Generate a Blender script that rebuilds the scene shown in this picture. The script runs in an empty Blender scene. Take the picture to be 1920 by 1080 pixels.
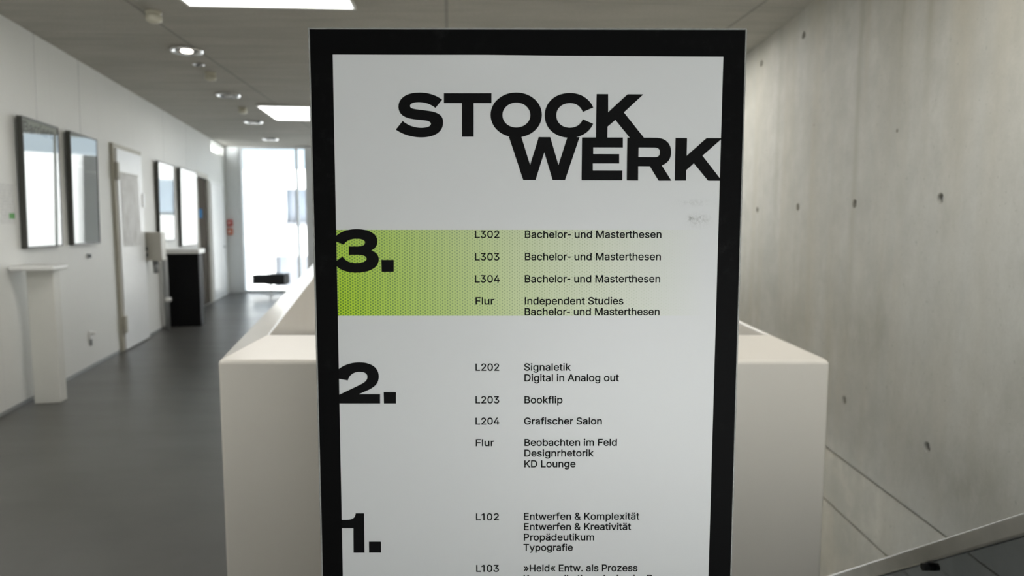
import bpy, bmesh, math, json
from mathutils import Vector, Matrix
S = bpy.context.scene
COL = S.collection

# ------------------------------------------------------------------ camera, world, sun, exposure
F, H, CH = 1280.0, 1.5, 3.18            # focal length in px of a 1920 frame, eye height, ceiling height
PITCH = math.atan(119 / F)
cam = bpy.data.cameras.new('camera')
cam.sensor_width = 36.0
cam.lens = F / 1920 * 36.0
cam.clip_start, cam.clip_end = 0.05, 300
cam.dof.use_dof = True
cam.dof.focus_distance = 1.50
cam.dof.aperture_fstop = 2.8
camo = bpy.data.objects.new('camera', cam)
camo.location = (0, 0, H)
camo.rotation_euler = (math.pi / 2 - PITCH, 0, 0)
COL.objects.link(camo)
S.camera = camo

vs = S.view_settings
vs.view_transform, vs.look, vs.gamma, vs.exposure = 'Standard', 'None', 1.0, 0.12
vs.use_curve_mapping = False

world = bpy.data.worlds.new('world')
world.use_nodes = True
S.world = world
wt = world.node_tree
bg = wt.nodes['Background']
# clear sky, softer blue on the far side; glow added below the rear horizon to light ceiling and sign
tc = wt.nodes.new('ShaderNodeTexCoord'); sx = wt.nodes.new('ShaderNodeSeparateXYZ')
wt.links.new(tc.outputs['Generated'], sx.inputs[0])
def wramp(sock, p0, c0, p1, c1):
    mr = wt.nodes.new('ShaderNodeMapRange'); cr = wt.nodes.new('ShaderNodeValToRGB')
    wt.links.new(sock, mr.inputs[0]); wt.links.new(mr.outputs[0], cr.inputs[0])
    for i, x in enumerate((-1, 1, 0, 1)): mr.inputs[i + 1].default_value = x
    e = cr.color_ramp.elements
    e[0].position, e[1].position = p0, p1; e[0].color = (*c0, 1); e[1].color = (*c1, 1)
    return cr.outputs[0]
SKY_REAR, SKY_FAR, REAR_GLOW = (0.6, 0.62, 0.66), (0.24, 0.285, 0.33), (3.3, 3.3, 3.3)
rear = wramp(sx.outputs[2], 0.46, REAR_GLOW, 0.54, SKY_REAR)
front = wramp(sx.outputs[1], 0.30, (0, 0, 0), 0.70, (1, 1, 1))
mx = wt.nodes.new('ShaderNodeMix'); mx.data_type = 'RGBA'
wt.links.new(front, mx.inputs[0]); wt.links.new(rear, mx.inputs[6]); mx.inputs[7].default_value = (*SKY_FAR, 1)
wt.links.new(mx.outputs[2], bg.inputs['Color'])
bg.inputs['Strength'].default_value = 5.0

sun = bpy.data.lights.new('sun', 'SUN')
sun.energy = 4.0
sun.angle = math.radians(1.0)
sun.color = (1.0, 0.97, 0.92)
suno = bpy.data.objects.new('sun', sun)
suno.rotation_euler = Vector((0.45, 0.62, -0.95)).to_track_quat('-Z', 'Y').to_euler()
COL.objects.link(suno)

def portal(name, x, y, z, w, h, facing):
    l = bpy.data.lights.new(name, 'AREA')
    l.shape = 'RECTANGLE'
    l.size, l.size_y = w, h
    l.cycles.is_portal = True
    o = bpy.data.objects.new(name, l)
    o.location = (x, y, z)
    o.rotation_euler = Vector((0, facing, 0)).to_track_quat('-Z', 'Z').to_euler()
    COL.objects.link(o)

FAR_ = 15.0
BACK = -1.7                              # unseen rear wall behind the camera, with its added low window
portal('far_window_daylight', -1.8, 15.25, 1.55, 8.6, 3.2, -1)
portal('rear_window_daylight', 1.1, BACK - 0.1, 0.53, 2.0, 1.05, 1)
portal('lower_rear_daylight', -0.2, BACK - 0.1, -1.8, 4.6, 3.0, 1)
portal('lower_far_daylight', -1.8, FAR_ + 0.35, -1.8, 8.2, 2.9, -1)
S.cycles.max_bounces = 10
S.cycles.diffuse_bounces = 6
S.cycles.sample_clamp_indirect = 6.0
S.cycles.caustics_reflective = False
S.cycles.caustics_refractive = False

# ------------------------------------------------------------------ helpers
def ray(u, v):
    x, y = (u - 960) / F, (540 - v) / F
    return Vector((x, math.cos(PITCH) + y * math.sin(PITCH), -math.sin(PITCH) + y * math.cos(PITCH)))
EYE = Vector((0, 0, H))
def on_level(u, v, z):
    d = ray(u, v); return EYE + d * ((z - H) / d.z)
def on_plane(u, v, p, n):
    d = ray(u, v); return EYE + d * ((p - EYE).dot(n) / d.dot(n))

class NT:
    def __init__(s, name):
        s.m = bpy.data.materials.new(name); s.m.use_nodes = True
        s.t = s.m.node_tree; s.b = s.t.nodes['Principled BSDF']; s.out = s.t.nodes['Material Output']
    def n(s, typ, **kw):
        nd = s.t.nodes.new(typ)
        for k, v in kw.items(): setattr(nd, k, v)
        return nd
    def put(s, sock, val):
        if isinstance(val, bpy.types.NodeSocket): s.t.links.new(val, sock)
        elif isinstance(val, (tuple, list)) and len(val) == 3 and sock.type == 'RGBA': sock.default_value = (*val, 1)
        else: sock.default_value = val
    def math(s, op, a, b=None, c=None, clamp=False):
        nd = s.n('ShaderNodeMath', operation=op, use_clamp=clamp)
        for i, x in enumerate((a, b, c)):
            if x is not None: s.put(nd.inputs[i], x)
        return nd.outputs[0]
    def mix(s, fac, a, b, blend='MIX'):
        nd = s.n('ShaderNodeMix', data_type='RGBA', blend_type=blend)
        s.put(nd.inputs[0], fac); s.put(nd.inputs[6], a); s.put(nd.inputs[7], b)
        return nd.outputs[2]
    def coords(s):
        tc = s.n('ShaderNodeTexCoord'); sp = s.n('ShaderNodeSeparateXYZ')
        s.t.links.new(tc.outputs['Object'], sp.inputs[0])
        return tc.outputs['Object'], sp.outputs
    def noise(s, vec, scale, detail=4, rough=0.5, stretch=(1, 1, 1), rot=(0, 0, 0)):
        mp = s.n('ShaderNodeMapping'); s.t.links.new(vec, mp.inputs[0])
        mp.inputs['Scale'].default_value = stretch; mp.inputs['Rotation'].default_value = rot
        nd = s.n('ShaderNodeTexNoise'); s.t.links.new(mp.outputs[0], nd.inputs['Vector'])
        nd.inputs['Scale'].default_value = scale; nd.inputs['Detail'].default_value = detail
        nd.inputs['Roughness'].default_value = rough
        return nd.outputs['Fac']
    def ramp(s, fac, lo, hi, a=0.0, b=1.0):
        nd = s.n('ShaderNodeMapRange'); s.put(nd.inputs[0], fac)
        for i, x in enumerate((lo, hi, a, b)): nd.inputs[i + 1].default_value = x
        return nd.outputs[0]
    def set(s, **kw):
        for k, v in kw.items(): s.put(s.b.inputs[k.replace('_', ' ')], v)
        return s
    def bump(s, h, strength=0.2, dist=0.01):
        nd = s.n('ShaderNodeBump'); s.put(nd.inputs['Height'], h)
        nd.inputs['Strength'].default_value = strength; nd.inputs['Distance'].default_value = dist
        s.t.links.new(nd.outputs[0], s.b.inputs['Normal'])
    def gauss(s, x, x0, w):
        d = s.math('DIVIDE', s.math('SUBTRACT', x, x0), w)
        return s.math('POWER', 2.718, s.math('MULTIPLY', s.math('MULTIPLY', d, d), -1.0))

def plain(name, col, rough=0.5, metal=0.0, var=0.04, scale=6.0, spec=0.5):
    m = NT(name); vec, _ = m.coords()
    f = m.noise(vec, scale)
    c = m.mix(f, tuple(x * (1 - var) for x in col), tuple(min(1, x * (1 + var)) for x in col))
    m.set(Base_Color=c, Roughness=rough, Metallic=metal)
    m.b.inputs['Specular IOR Level'].default_value = spec
    return m.m

def emitter(name, col, strength):
    m = NT(name); m.set(Base_Color=(0.8, 0.8, 0.8), Roughness=0.6)
    m.b.inputs['Emission Color'].default_value = (*col, 1); m.b.inputs['Emission Strength'].default_value = strength
    return m.m

def pane(name, reflect, tint=(1, 1, 1), rough=0.0, fresnel=0.0):
    """thin glass: part passes straight through, part mirrors"""
    m = NT(name); t = m.t
    tr = m.n('ShaderNodeBsdfTransparent'); tr.inputs[0].default_value = (*tint, 1)
    gl = m.n('ShaderNodeBsdfGlossy'); gl.inputs['Roughness'].default_value = rough
    mx = m.n('ShaderNodeMixShader')
    lw = m.n('ShaderNodeLayerWeight'); lw.inputs[0].default_value = 0.35
    f = m.math('MULTIPLY_ADD', lw.outputs['Fresnel'], fresnel, reflect, clamp=True)
    geo = m.n('ShaderNodeNewGeometry')          # one mirroring per pane: only where the light enters
    f = m.math('MULTIPLY', f, m.math('SUBTRACT', 1.0, geo.outputs['Backfacing']))
    t.links.new(f, mx.inputs[0]); t.links.new(tr.outputs[0], mx.inputs[1]); t.links.new(gl.outputs[0], mx.inputs[2])
    t.links.new(mx.outputs[0], m.out.inputs['Surface'])
    return m.m

def finish(name, me, mat, parent=None, loc=None, rotz=0.0, bevel=0.0, smooth=False, seg=2):
    o = bpy.data.objects.new(name, me)
    COL.objects.link(o)
    me.materials.clear(); me.materials.append(mat)
    if parent: o.parent = parent
    if loc: o.location = loc
    o.rotation_euler.z = rotz
    if smooth:
        for p in me.polygons: p.use_smooth = True
    if bevel:
        b = o.modifiers.new('bevel', 'BEVEL'); b.width = bevel; b.segments = seg
        b.limit_method = 'ANGLE'; b.angle_limit = math.radians(25)
    return o

def bm_box(bm, x0, x1, y0, y1, z0, z1):
    v = [bm.verts.new(p) for p in ((x0,y0,z0),(x1,y0,z0),(x1,y1,z0),(x0,y1,z0),(x0,y0,z1),(x1,y0,z1),(x1,y1,z1),(x0,y1,z1))]
    for f in ((0,3,2,1),(4,5,6,7),(0,1,5,4),(1,2,6,5),(2,3,7,6),(3,0,4,7)): bm.faces.new([v[i] for i in f])

def bm_prism(bm, pts, z0, z1):
    """vertical prism over a plan polygon"""
    area = sum(a[0]*b[1]-b[0]*a[1] for a, b in zip(pts, pts[1:]+pts[:1]))
    if area < 0: pts = pts[::-1]
    lo = [bm.verts.new((x, y, z0)) for x, y in pts]; hi = [bm.verts.new((x, y, z1)) for x, y in pts]
    bm.faces.new(lo[::-1]); bm.faces.new(hi)
    n = len(pts)
    for i in range(n): bm.faces.new((lo[i], lo[(i+1) % n], hi[(i+1) % n], hi[i]))

def bm_lathe(bm, prof, seg=32, c=(0, 0, 0)):
    """profile of (radius, z) turned about Z; closed with caps where radius > 0"""
    rings = []
    for r, z in prof:
        if r <= 1e-6: rings.append([bm.verts.new((c[0], c[1], c[2]+z))])
        else: rings.append([bm.verts.new((c[0]+r*math.cos(a), c[1]+r*math.sin(a), c[2]+z)) for a in (2*math.pi*k/seg for k in range(seg))])
    for A, B in zip(rings, rings[1:]):
        for k in range(seg):
            q = [A[k % len(A)], A[(k+1) % len(A)], B[(k+1) % len(B)], B[k % len(B)]]
            q = list(dict.fromkeys(q))
            if len(q) >= 3: bm.faces.new(q)
    bmesh.ops.recalc_face_normals(bm, faces=bm.faces)

def to_mesh(bm, name):
    me = bpy.data.meshes.new(name); bm.to_mesh(me); bm.free(); return me

def box(name, mat, x0, x1, y0, y1, z0, z1, parent=None, bevel=0.0, **kw):
    bm = bmesh.new(); bm_box(bm, x0, x1, y0, y1, z0, z1)
    return finish(name, to_mesh(bm, name), mat, parent, bevel=bevel, **kw)
def boxes(name, mat, lst, parent=None, bevel=0.0, **kw):
    bm = bmesh.new()
    for b in lst: bm_box(bm, *b)
    return finish(name, to_mesh(bm, name), mat, parent, bevel=bevel, **kw)
def prism(name, mat, pts, z0, z1, parent=None, bevel=0.0):
    bm = bmesh.new(); bm_prism(bm, pts, z0, z1)
    return finish(name, to_mesh(bm, name), mat, parent, bevel=bevel)
def lathe(name, mat, prof, parent=None, loc=None, seg=32, smooth=True):
    bm = bmesh.new(); bm_lathe(bm, prof, seg)
    return finish(name, to_mesh(bm, name), mat, parent, loc, smooth=smooth)

def fill_mesh(splines, extrude=0.0, res=8):
    """filled outline from splines; each spline is a list of (x, y) corners or of bezier sextuples"""
    cu = bpy.data.curves.new('outline', 'CURVE'); cu.dimensions = '2D'; cu.fill_mode = 'BOTH'
    cu.extrude = extrude; cu.resolution_u = res
    for kind, pts in splines:
        if kind == 'poly':
            s = cu.splines.new('POLY'); s.points.add(len(pts)-1)
            for p, q in zip(s.points, pts): p.co = (q[0], q[1], 0, 1)
        else:
            s = cu.splines.new('BEZIER'); s.bezier_points.add(len(pts)-1)
            for p, q in zip(s.bezier_points, pts):
                p.handle_left_type = p.handle_right_type = 'FREE'
                p.handle_left = (q[0], q[1], 0); p.co = (q[2], q[3], 0); p.handle_right = (q[4], q[5], 0)
        s.use_cyclic_u = True
    o = bpy.data.objects.new('outline', cu); COL.objects.link(o)
    dg = bpy.context.evaluated_depsgraph_get()
    me = bpy.data.meshes.new_from_object(o.evaluated_get(dg))
    bpy.data.objects.remove(o); bpy.data.curves.remove(cu)
    return me

def thing(name, label, cat, loc=(0, 0, 0), rotz=0.0, group=None):
    o = bpy.data.objects.new(name, None); COL.objects.link(o)
    o.empty_display_size = 0.1
    o.location = loc; o.rotation_euler.z = rotz
    o['label'] = label; o['category'] = cat
    if group: o['group'] = group
    return o
def tag(o, label, cat, group=None):
    o['label'] = label; o['category'] = cat
    if group: o['group'] = group
    return o
def struct(o, label=None, cat=None):
    o['kind'] = 'structure'
    if label: o['label'] = label
    if cat: o['category'] = cat
    return o
def dup(root, loc, label):
    r = root.copy(); COL.objects.link(r); r.location = loc; r['label'] = label
    for ch in list(root.children):
        c = ch.copy(); COL.objects.link(c); c.parent = r
        for g in list(ch.children):
            d = g.copy(); COL.objects.link(d); d.parent = c
    return r

# ------------------------------------------------------------------ materials
def concrete_wall(name='fair_faced_concrete', tone=((0.45, 0.44, 0.39), (0.55, 0.54, 0.49))):
    m = NT(name); vec, c = m.coords()
    big = m.noise(vec, 0.9, 5, 0.6)
    mott = m.noise(vec, 3.5, 6, 0.65)
    streak = m.noise(vec, 5.0, 3, 0.5, (1, 1, 0.06))
    fine = m.noise(vec, 60, 3, 0.6)
    col = m.mix(m.ramp(big, 0.35, 0.65), *tone)
    col = m.mix(m.ramp(mott, 0.35, 0.68, 0.0, 0.75), col, (0.37, 0.36, 0.315))
    col = m.mix(m.ramp(streak, 0.4, 0.72, 0.0, 0.7), col, (0.42, 0.385, 0.30))
    lowz = m.ramp(c[2], 0.2, 1.6, 1.0, 0.0)
    blot = m.noise(vec, 1.7, 5, 0.6)
    col = m.mix(m.math('MULTIPLY', m.ramp(blot, 0.5, 0.62, 0.0, 0.45), lowz), col, (0.31, 0.31, 0.26))
    for y0, w, zl, st in ((4.56, 0.035, 0.9, 0.42), (3.78, 0.028, 1.9, 0.45), (4.06, 0.02, 2.0, 0.35), (4.12, 0.12, 1.6, 0.25), (3.1, 0.04, 2.0, 0.3), (6.0, 0.05, 1.0, 0.3)):
        wob = m.math('MULTIPLY_ADD', m.math('SUBTRACT', m.noise(vec, 3, 2, 0.5, (0.01, 0.01, 1)), 0.5), 0.04, c[1])
        s_ = m.math('MULTIPLY', m.gauss(wob, y0, w), m.ramp(c[2], zl, zl + 0.9))
        col = m.mix(m.math('MULTIPLY', s_, st), col, (0.27, 0.235, 0.15))
    # cooler, greyer tone towards the near lower end, warmer elsewhere
    cool = m.math('MULTIPLY', m.ramp(m.math('ADD', c[1], m.math('MULTIPLY', big, 2.5)), 6.2, 4.6), m.ramp(c[2], 2.6, 1.4))
    col = m.mix(m.math('MULTIPLY', cool, 0.6), col, (0.53, 0.54, 0.515))
    for y0, wy, z0, wz, st in ((4.42, 0.22, 0.78, 0.16, 0.55), (4.15, 0.10, 0.95, 0.20, 0.40), (3.25, 0.45, 0.22, 0.18, 0.45), (2.95, 0.25, 0.75, 0.35, 0.25), (3.55, 0.05, 1.50, 0.08, 0.35)):
        g = m.math('MULTIPLY', m.gauss(c[1], y0, wy), m.gauss(c[2], z0, wz))
        n_ = m.ramp(m.noise(vec, 6, 6, 0.7, (1, 1, 0.6)), 0.36, 0.62)
        col = m.mix(m.math('MULTIPLY', m.math('MULTIPLY', g, n_), st), col, (0.26, 0.25, 0.19))
    grain = m.noise(vec, 14, 5, 0.7, (1, 1, 0.45))
    col = m.mix(m.ramp(grain, 0.38, 0.72, 0.0, 0.30), col, (0.33, 0.325, 0.285))
    pores = m.noise(vec, 38, 2, 0.5)
    col = m.mix(m.ramp(pores, 0.68, 0.76, 0.0, 0.4), col, (0.22, 0.21, 0.18))
    col = m.mix(m.ramp(fine, 0.3, 0.7, 0.0, 0.12), col, (0.25, 0.25, 0.22))
    m.set(Base_Color=col, Roughness=0.62)
    m.bump(fine, 0.12, 0.003)
    return m.m

def ceiling_mat():
    m = NT('wood_wool_ceiling'); vec, c = m.coords()
    big = m.noise(vec, 0.7, 4)
    brush = m.noise(vec, 3.0, 5, 0.6, (0.35, 2.2, 1))
    fine = m.noise(vec, 45, 3, 0.7)
    col = m.mix(m.ramp(brush, 0.3, 0.7), (0.42, 0.405, 0.365), (0.55, 0.53, 0.485))
    col = m.mix(m.ramp(big, 0.3, 0.7, 0, 0.4), col, (0.42, 0.41, 0.37))
    col = m.mix(m.ramp(fine, 0.35, 0.65, 0.0, 0.35), col, (0.33, 0.32, 0.29))
    # joints between the boards
    ca, sa = math.cos(math.radians(5.2)), math.sin(math.radians(5.2))
    xr = m.math('ADD', m.math('MULTIPLY', c[0], ca), m.math('MULTIPLY', c[1], sa))
    yr = m.math('SUBTRACT', m.math('MULTIPLY', c[1], ca), m.math('MULTIPLY', c[0], sa))
    def joint(x, off, pitch, w):
        fr = m.math('FRACT', m.math('DIVIDE', m.math('ADD', x, off + 50 * pitch), pitch))
        d = m.math('MULTIPLY', m.math('ABSOLUTE', m.math('SUBTRACT', fr, 0.5)), pitch)
        return m.math('LESS_THAN', d, w)
    j = m.math('MAXIMUM', joint(xr, 2.41 + 1.2, 2.4, 0.014), m.math('MULTIPLY', joint(yr, 0.35, 1.25, 0.009), 0.6))
    col = m.mix(m.math('MULTIPLY', j, 0.38), col, (0.12, 0.117, 0.105))
    m.set(Base_Color=col, Roughness=0.95)
    m.b.inputs['Specular IOR Level'].default_value = 0.1
    m.bump(fine, 0.5, 0.004)
    return m.m

def floor_mat():
    m = NT('polished_screed'); vec, c = m.coords()
    big = m.noise(vec, 0.55, 4, 0.55)
    cloud = m.noise(vec, 2.2, 6, 0.6)
    brush = m.noise(vec, 1.6, 4, 0.6, (0.5, 2.0, 1))
    col = m.mix(m.ramp(cloud, 0.3, 0.7), (0.066, 0.065, 0.060), (0.092, 0.091, 0.085))
    col = m.mix(m.ramp(big, 0.35, 0.65, 0, 0.5), col, (0.066, 0.064, 0.058))
    m.set(Base_Color=col, Roughness=m.ramp(brush, 0.3, 0.7, 0.30, 0.36))
    m.b.inputs['Specular IOR Level'].default_value = 0.7
    return m.m

def wall_paint():
    m = NT('white_wall_paint'); vec, c = m.coords()
    soft = m.noise(vec, 1.3, 4); fine = m.noise(vec, 70, 2)
    col = m.mix(soft, (0.74, 0.74, 0.71), (0.80, 0.80, 0.775))
    fr = m.math('FRACT', m.math('DIVIDE', m.math('ADD', c[1], 20.34), 1.2))
    j = m.math('LESS_THAN', m.math('ABSOLUTE', m.math('SUBTRACT', fr, 0.5)), 0.004)
    col = m.mix(m.math('MULTIPLY', j, 0.15), col, (0.45, 0.45, 0.43))
    m.set(Base_Color=col, Roughness=0.55)
    m.bump(fine, 0.05, 0.002)
    return m.m

M = {}
M['concrete'] = concrete_wall()
M['ceiling'] = ceiling_mat()
M['band'] = concrete_wall('warm_slab_edge_concrete', ((0.60, 0.57, 0.48), (0.70, 0.67, 0.58)))
M['floor'] = floor_mat()
M['wall'] = wall_paint()
M['parapet'] = plain('cream_gloss_paint', (0.67, 0.635, 0.575), 0.22, var=0.03, scale=3, spec=0.15)
M['joint'] = plain('dark_joint_sealant', (0.06, 0.058, 0.045), 0.9)
M['pier'] = plain('grey_pier_paint', (0.80, 0.82, 0.83), 0.6)
M['white'] = plain('white_lacquer', (0.80, 0.80, 0.78), 0.35)
M['plinth'] = plain('off_white_plinth_paint', (0.66, 0.655, 0.61), 0.5)
M['doorwhite'] = plain('white_door_laminate', (0.80, 0.80, 0.79), 0.3)
M['beige'] = plain('beige_frame_paint', (0.42, 0.40, 0.33), 0.5)
M['beigebox'] = plain('beige_metal', (0.50, 0.485, 0.43), 0.45)
M['brown'] = plain('dark_brown_laminate', (0.075, 0.062, 0.048), 0.85, spec=0.05)
M['black'] = plain('matt_black_lacquer', (0.006, 0.006, 0.0065), 0.6, spec=0.12)
M['blackseat'] = plain('black_upholstery', (0.018, 0.018, 0.02), 0.7)
M['alu'] = plain('brushed_aluminium', (0.36, 0.36, 0.34), 0.45, 1.0, 0.25, 60)
M['steel'] = plain('stainless_steel', (0.45, 0.45, 0.43), 0.38, 1.0, 0.15, 12)
M['grey'] = plain('grey_metal_paint', (0.30, 0.31, 0.31), 0.4)
M['frame'] = plain('grey_picture_frame', (0.06, 0.061, 0.053), 0.45, spec=0.3)
M['red'] = plain('red_plastic', (0.55, 0.035, 0.025), 0.4)
M['orange'] = plain('orange_red_plastic', (0.62, 0.13, 0.04), 0.4)
M['blue'] = plain('blue_sign_film', (0.012, 0.15, 0.36), 0.8, spec=0.05)
M['green'] = plain('green_ink', (0.10, 0.35, 0.08), 0.6)
M['ink'] = plain('black_print_ink', (0.005, 0.005, 0.0052), 0.6, var=0.1, spec=0.06)
M['printink'] = plain('grey_print_ink', (0.05, 0.05, 0.05), 0.6)
M['detector'] = plain('cream_detector_plastic', (0.62, 0.60, 0.50), 0.5)
M['rim'] = plain('grey_aluminium_edge', (0.30, 0.30, 0.285), 0.6, 0.3, 0.3, 60, spec=0.2)
M['chrome'] = plain('chrome_ring', (0.8, 0.8, 0.8), 0.15, 1.0)
M['lamp'] = emitter('lamp_diffuser', (1.0, 0.985, 0.95), 7.0)
M['bulb'] = emitter('warm_bulb', (1.0, 0.93, 0.82), 6.0)
M['glass'] = pane('window_glass', 0.04, (0.97, 0.985, 0.98), fresnel=0.25)
M['pictureglass'] = pane('picture_glass', 0.33, (0.9, 0.92, 0.9), fresnel=0.30)
M['railglass'] = pane('smoked_balustrade_glass', 0.03, (0.50, 0.52, 0.54), fresnel=0.2)
M['print'] = plain('pale_poster_paper', (0.72, 0.73, 0.70), 0.7, var=0.05, scale=2)
M['facade'] = plain('white_render', (0.84, 0.84, 0.83), 0.8)
M['facadegrey'] = plain('pale_grey_render', (0.15, 0.158, 0.175), 0.8)
M['extglass'] = plain('blue_window_glass', (0.085, 0.105, 0.13), 0.12)
M['extglasslight'] = plain('pale_window_glass', (0.26, 0.31, 0.37), 0.15)
M['extdark'] = plain('dark_reveal', (0.10, 0.12, 0.15), 0.6)
M['ground'] = plain('asphalt', (0.22, 0.22, 0.21), 0.9)

# ------------------------------------------------------------------ plan of the hall
AW = math.atan(0.2282)                    # left wall turns away by 12.86 degrees
WN = Vector((math.cos(AW), math.sin(AW), 0)); WD = Vector((-math.sin(AW), math.cos(AW), 0)); W0 = Vector((-2.8137, 0, 0))
def wall_sz(u, v, off=0.0):
    p = on_plane(u, v, W0 + WN * off, WN); return (p - W0).dot(WD), p.z
def wall_pt(s, off=0.0): return W0 + WD * s + WN * off
def rx(y): return 2.155 + 0.0242 * y      # concrete wall plane
FAR = 15.0
SEND = FAR / math.cos(AW)

# floor slab with the stairwell left open
def pw(s, off=0): p = wall_pt(s, off); return (p.x, p.y)
outer = [pw(-5.0), (rx(BACK), BACK), (rx(FAR), FAR), pw(SEND)]
outer[0] = (W0.x - 0.2282 * BACK, BACK)
lin = lambda y: -1.065 - 0.2300 * (y - 2.964)      # parapet inner left
lout = lambda y: -1.188 - 0.2345 * (y - 2.72)      # parapet outer left
rin = lambda y: 1.123 + 0.0242 * (y - 2.96)
rout = lambda y: 1.286 + 0.0242 * (y - 2.73)
YB = 9.6
hole = [(1.52, 1.5), (rx(1.5), 1.5), (rx(YB), YB), (lin(YB), YB), (lin(2.96), 2.96), (1.30, 2.96), (1.295, 2.45), (1.52, 2.45)]
notch = [outer[0], outer[1], hole[1], hole[0], hole[7], hole[6], hole[5], hole[4], hole[3], hole[2], outer[2], outer[3]]
me = fill_mesh([('poly', notch)], 0.14)
me.transform(Matrix.Translation((0, 0, -0.14)))
struct(finish('floor', me, M['floor']), 'dark grey polished screed floor of the hall', 'floor')
prism('floor_lower', M['band'], [(outer[0][0]-.2, BACK), (3.2, BACK), (3.2, FAR), (outer[3][0], FAR)], -3.5, -3.35)['kind'] = 'structure'  # unseen lower floor, kept pale to bounce light up the stairwell

prism('ceiling', M['ceiling'], [(outer[0][0]-.3, BACK-.4), (rx(BACK)+.3, BACK-.4), (rx(FAR)+.3, FAR+.35), (outer[3][0]-.3, FAR+.35)], CH, CH+0.3)['kind'] = 'structure'

# left wall, in its own frame: x = out of the wall, y = along it
wl = boxes('wall_left', M['wall'], [(-0.25, 0, -5.2, 12.58, -3.5, CH), (-0.25, 0, 12.58, 13.42, 2.36, CH), (-0.25, 0, 12.58, 13.42, -3.5, 0.0),
            (-0.25, 0, 13.42, 14.0, -3.5, CH), (-0.25, 0, 14.0, 15.3, -3.5, 2.95), (-0.25, 0, 14.0, 15.3, 3.15, CH), (-0.25, 0, 15.3, SEND+.25, -3.5, CH)], loc=W0, rotz=AW)
struct(wl, 'long white painted wall on the left', 'wall')
box('wall_recess', M['wall'], -0.45, -0.26, 12.3, 13.7, -0.2, 2.8, loc=W0, rotz=AW)['kind'] = 'structure'
box('baseboard_left', M['grey'], 0, 0.006, -4.5, 12.55, 0.0, 0.03, loc=W0, rotz=AW)['kind'] = 'structure'

# concrete wall with its tie holes
def cw(u, v): return on_plane(u, v, Vector((2.155, 0, 0)), Vector((1, -0.0242, 0)))
holes = [cw(*q) for q in ((1420,394),(1496,388),(1602,382),(1763,372),(1428,119),(1507,66),(1583,750),(1738,838))]
extra = [(Vector((0, 2.62, 1.636))), Vector((0, 2.62, .30)), Vector((0, 4.55, 2.98)), Vector((0, 3.6, 2.98)), Vector((0, 5.5, .31)), Vector((0, 6.47, .31))]
spl = [('poly', [(BACK, -0.098), (FAR, -0.098), (FAR, CH), (BACK, CH)])]
hl = [(h.y, h.z, 0.029) for h in holes] + [(h.y, h.z, 0.024) for h in extra]
q = cw(1682, 245); hl.append((q.y, q.z, 0.011)); q = cw(1438, 282); hl.append((q.y, q.z, 0.008)); q = cw(1526, 235); hl.append((q.y, q.z, 0.008))
for y, z, r in hl: spl.append(('poly', [(y + r*math.cos(a), z + r*math.sin(a)) for a in (2*math.pi*k/20 for k in range(20))]))
me = fill_mesh(spl, 0.1)
TW = Matrix(((0, 0, 1, 0), (1, 0, 0, 0), (0, 1, 0, 0), (0, 0, 0, 1)))       # outline x -> y, outline y -> z
me.transform(TW)
for v in me.vertices: v.co.x += rx(v.co.y) + 0.1
wr = struct(finish('wall_right', me, M['concrete']), 'tall fair faced concrete wall on the right', 'wall')
for y, z, r in hl:
    bm = bmesh.new(); bm_lathe(bm, [(0, -0.012), (r*0.55, -0.010), (r*0.99, 0.0), (r*0.99, 0.01), (0, 0.01)], 20)
    o = finish('tie_hole_plug', to_mesh(bm, 'tie_hole_plug'), M['grey'], wr, smooth=True)
    o.location = (rx(y) + 0.028, y, z); o.rotation_euler = (0, math.pi/2, 0)
def rwall(name, mat, y0, y1, z0, z1, dx0=0.0, dx1=0.2):
    return prism(name, mat, [(rx(y0)+dx0, y0), (rx(y0)+dx1, y0), (rx(y1)+dx1, y1), (rx(y1)+dx0, y1)], z0, z1)
rwall('trim_1', M['band'], BACK, 3.999, -0.478, -0.110)['kind'] = 'structure'
rwall('trim_2', M['band'], 4.001, FAR, -0.478, -0.110)['kind'] = 'structure'
rwall('wall_right_lower', M['band'], BACK, FAR, -3.5, -0.490)['kind'] = 'structure'
rwall('wall_right_backing', M['joint'], BACK, FAR, -3.5, CH, 0.2, 0.3)['kind'] = 'structure'
rwall('trim_3', M['joint'], BACK, FAR, -0.490, -0.478, 0.02, 0.2)['kind'] = 'structure'
rwall('trim_4', M['joint'], BACK, FAR, -0.110, -0.098, 0.02, 0.2)['kind'] = 'structure'

# far end: pier, wall under the window, glazing
xl = outer[3][0]
box('wall_far', M['pier'], xl-.1, -5.947, FAR, FAR+.3, -3.5, CH)['kind'] = 'structure'
box('wall_far_lower', M['pier'], -5.947, rx(FAR)+.2, FAR, FAR+.3, -0.35, 0.0)['kind'] = 'structure'
w1 = thing('window_1', 'tall glazed window at the far end of the corridor', 'window', (0, FAR, 0)); w1['kind'] = 'structure'
fr = [(-5.947, -5.90, 0.02, 0.12, 0, CH), (-5.90, 2.5, 0.02, 0.12, 0, 0.05), (-5.90, 2.5, 0.02, 0.12, CH-.045, CH)]
xs = [-4.69, -4.40, -3.0, -1.5, 0.0, 1.4]
for x in xs:
    hw = 0.10 if x == -4.40 else 0.018
    fr.append((x-hw, x+hw, 0.0, 0.12, 0.05, CH-.045))
boxes('window_frame', M['pier'], fr, w1)
xx = [-5.90] + xs + [2.5]
for a, b in zip(xx, xx[1:]): box('glass_pane', M['glass'], a, b, 0.06, 0.072, 0.05, CH-.045, w1)
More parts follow.
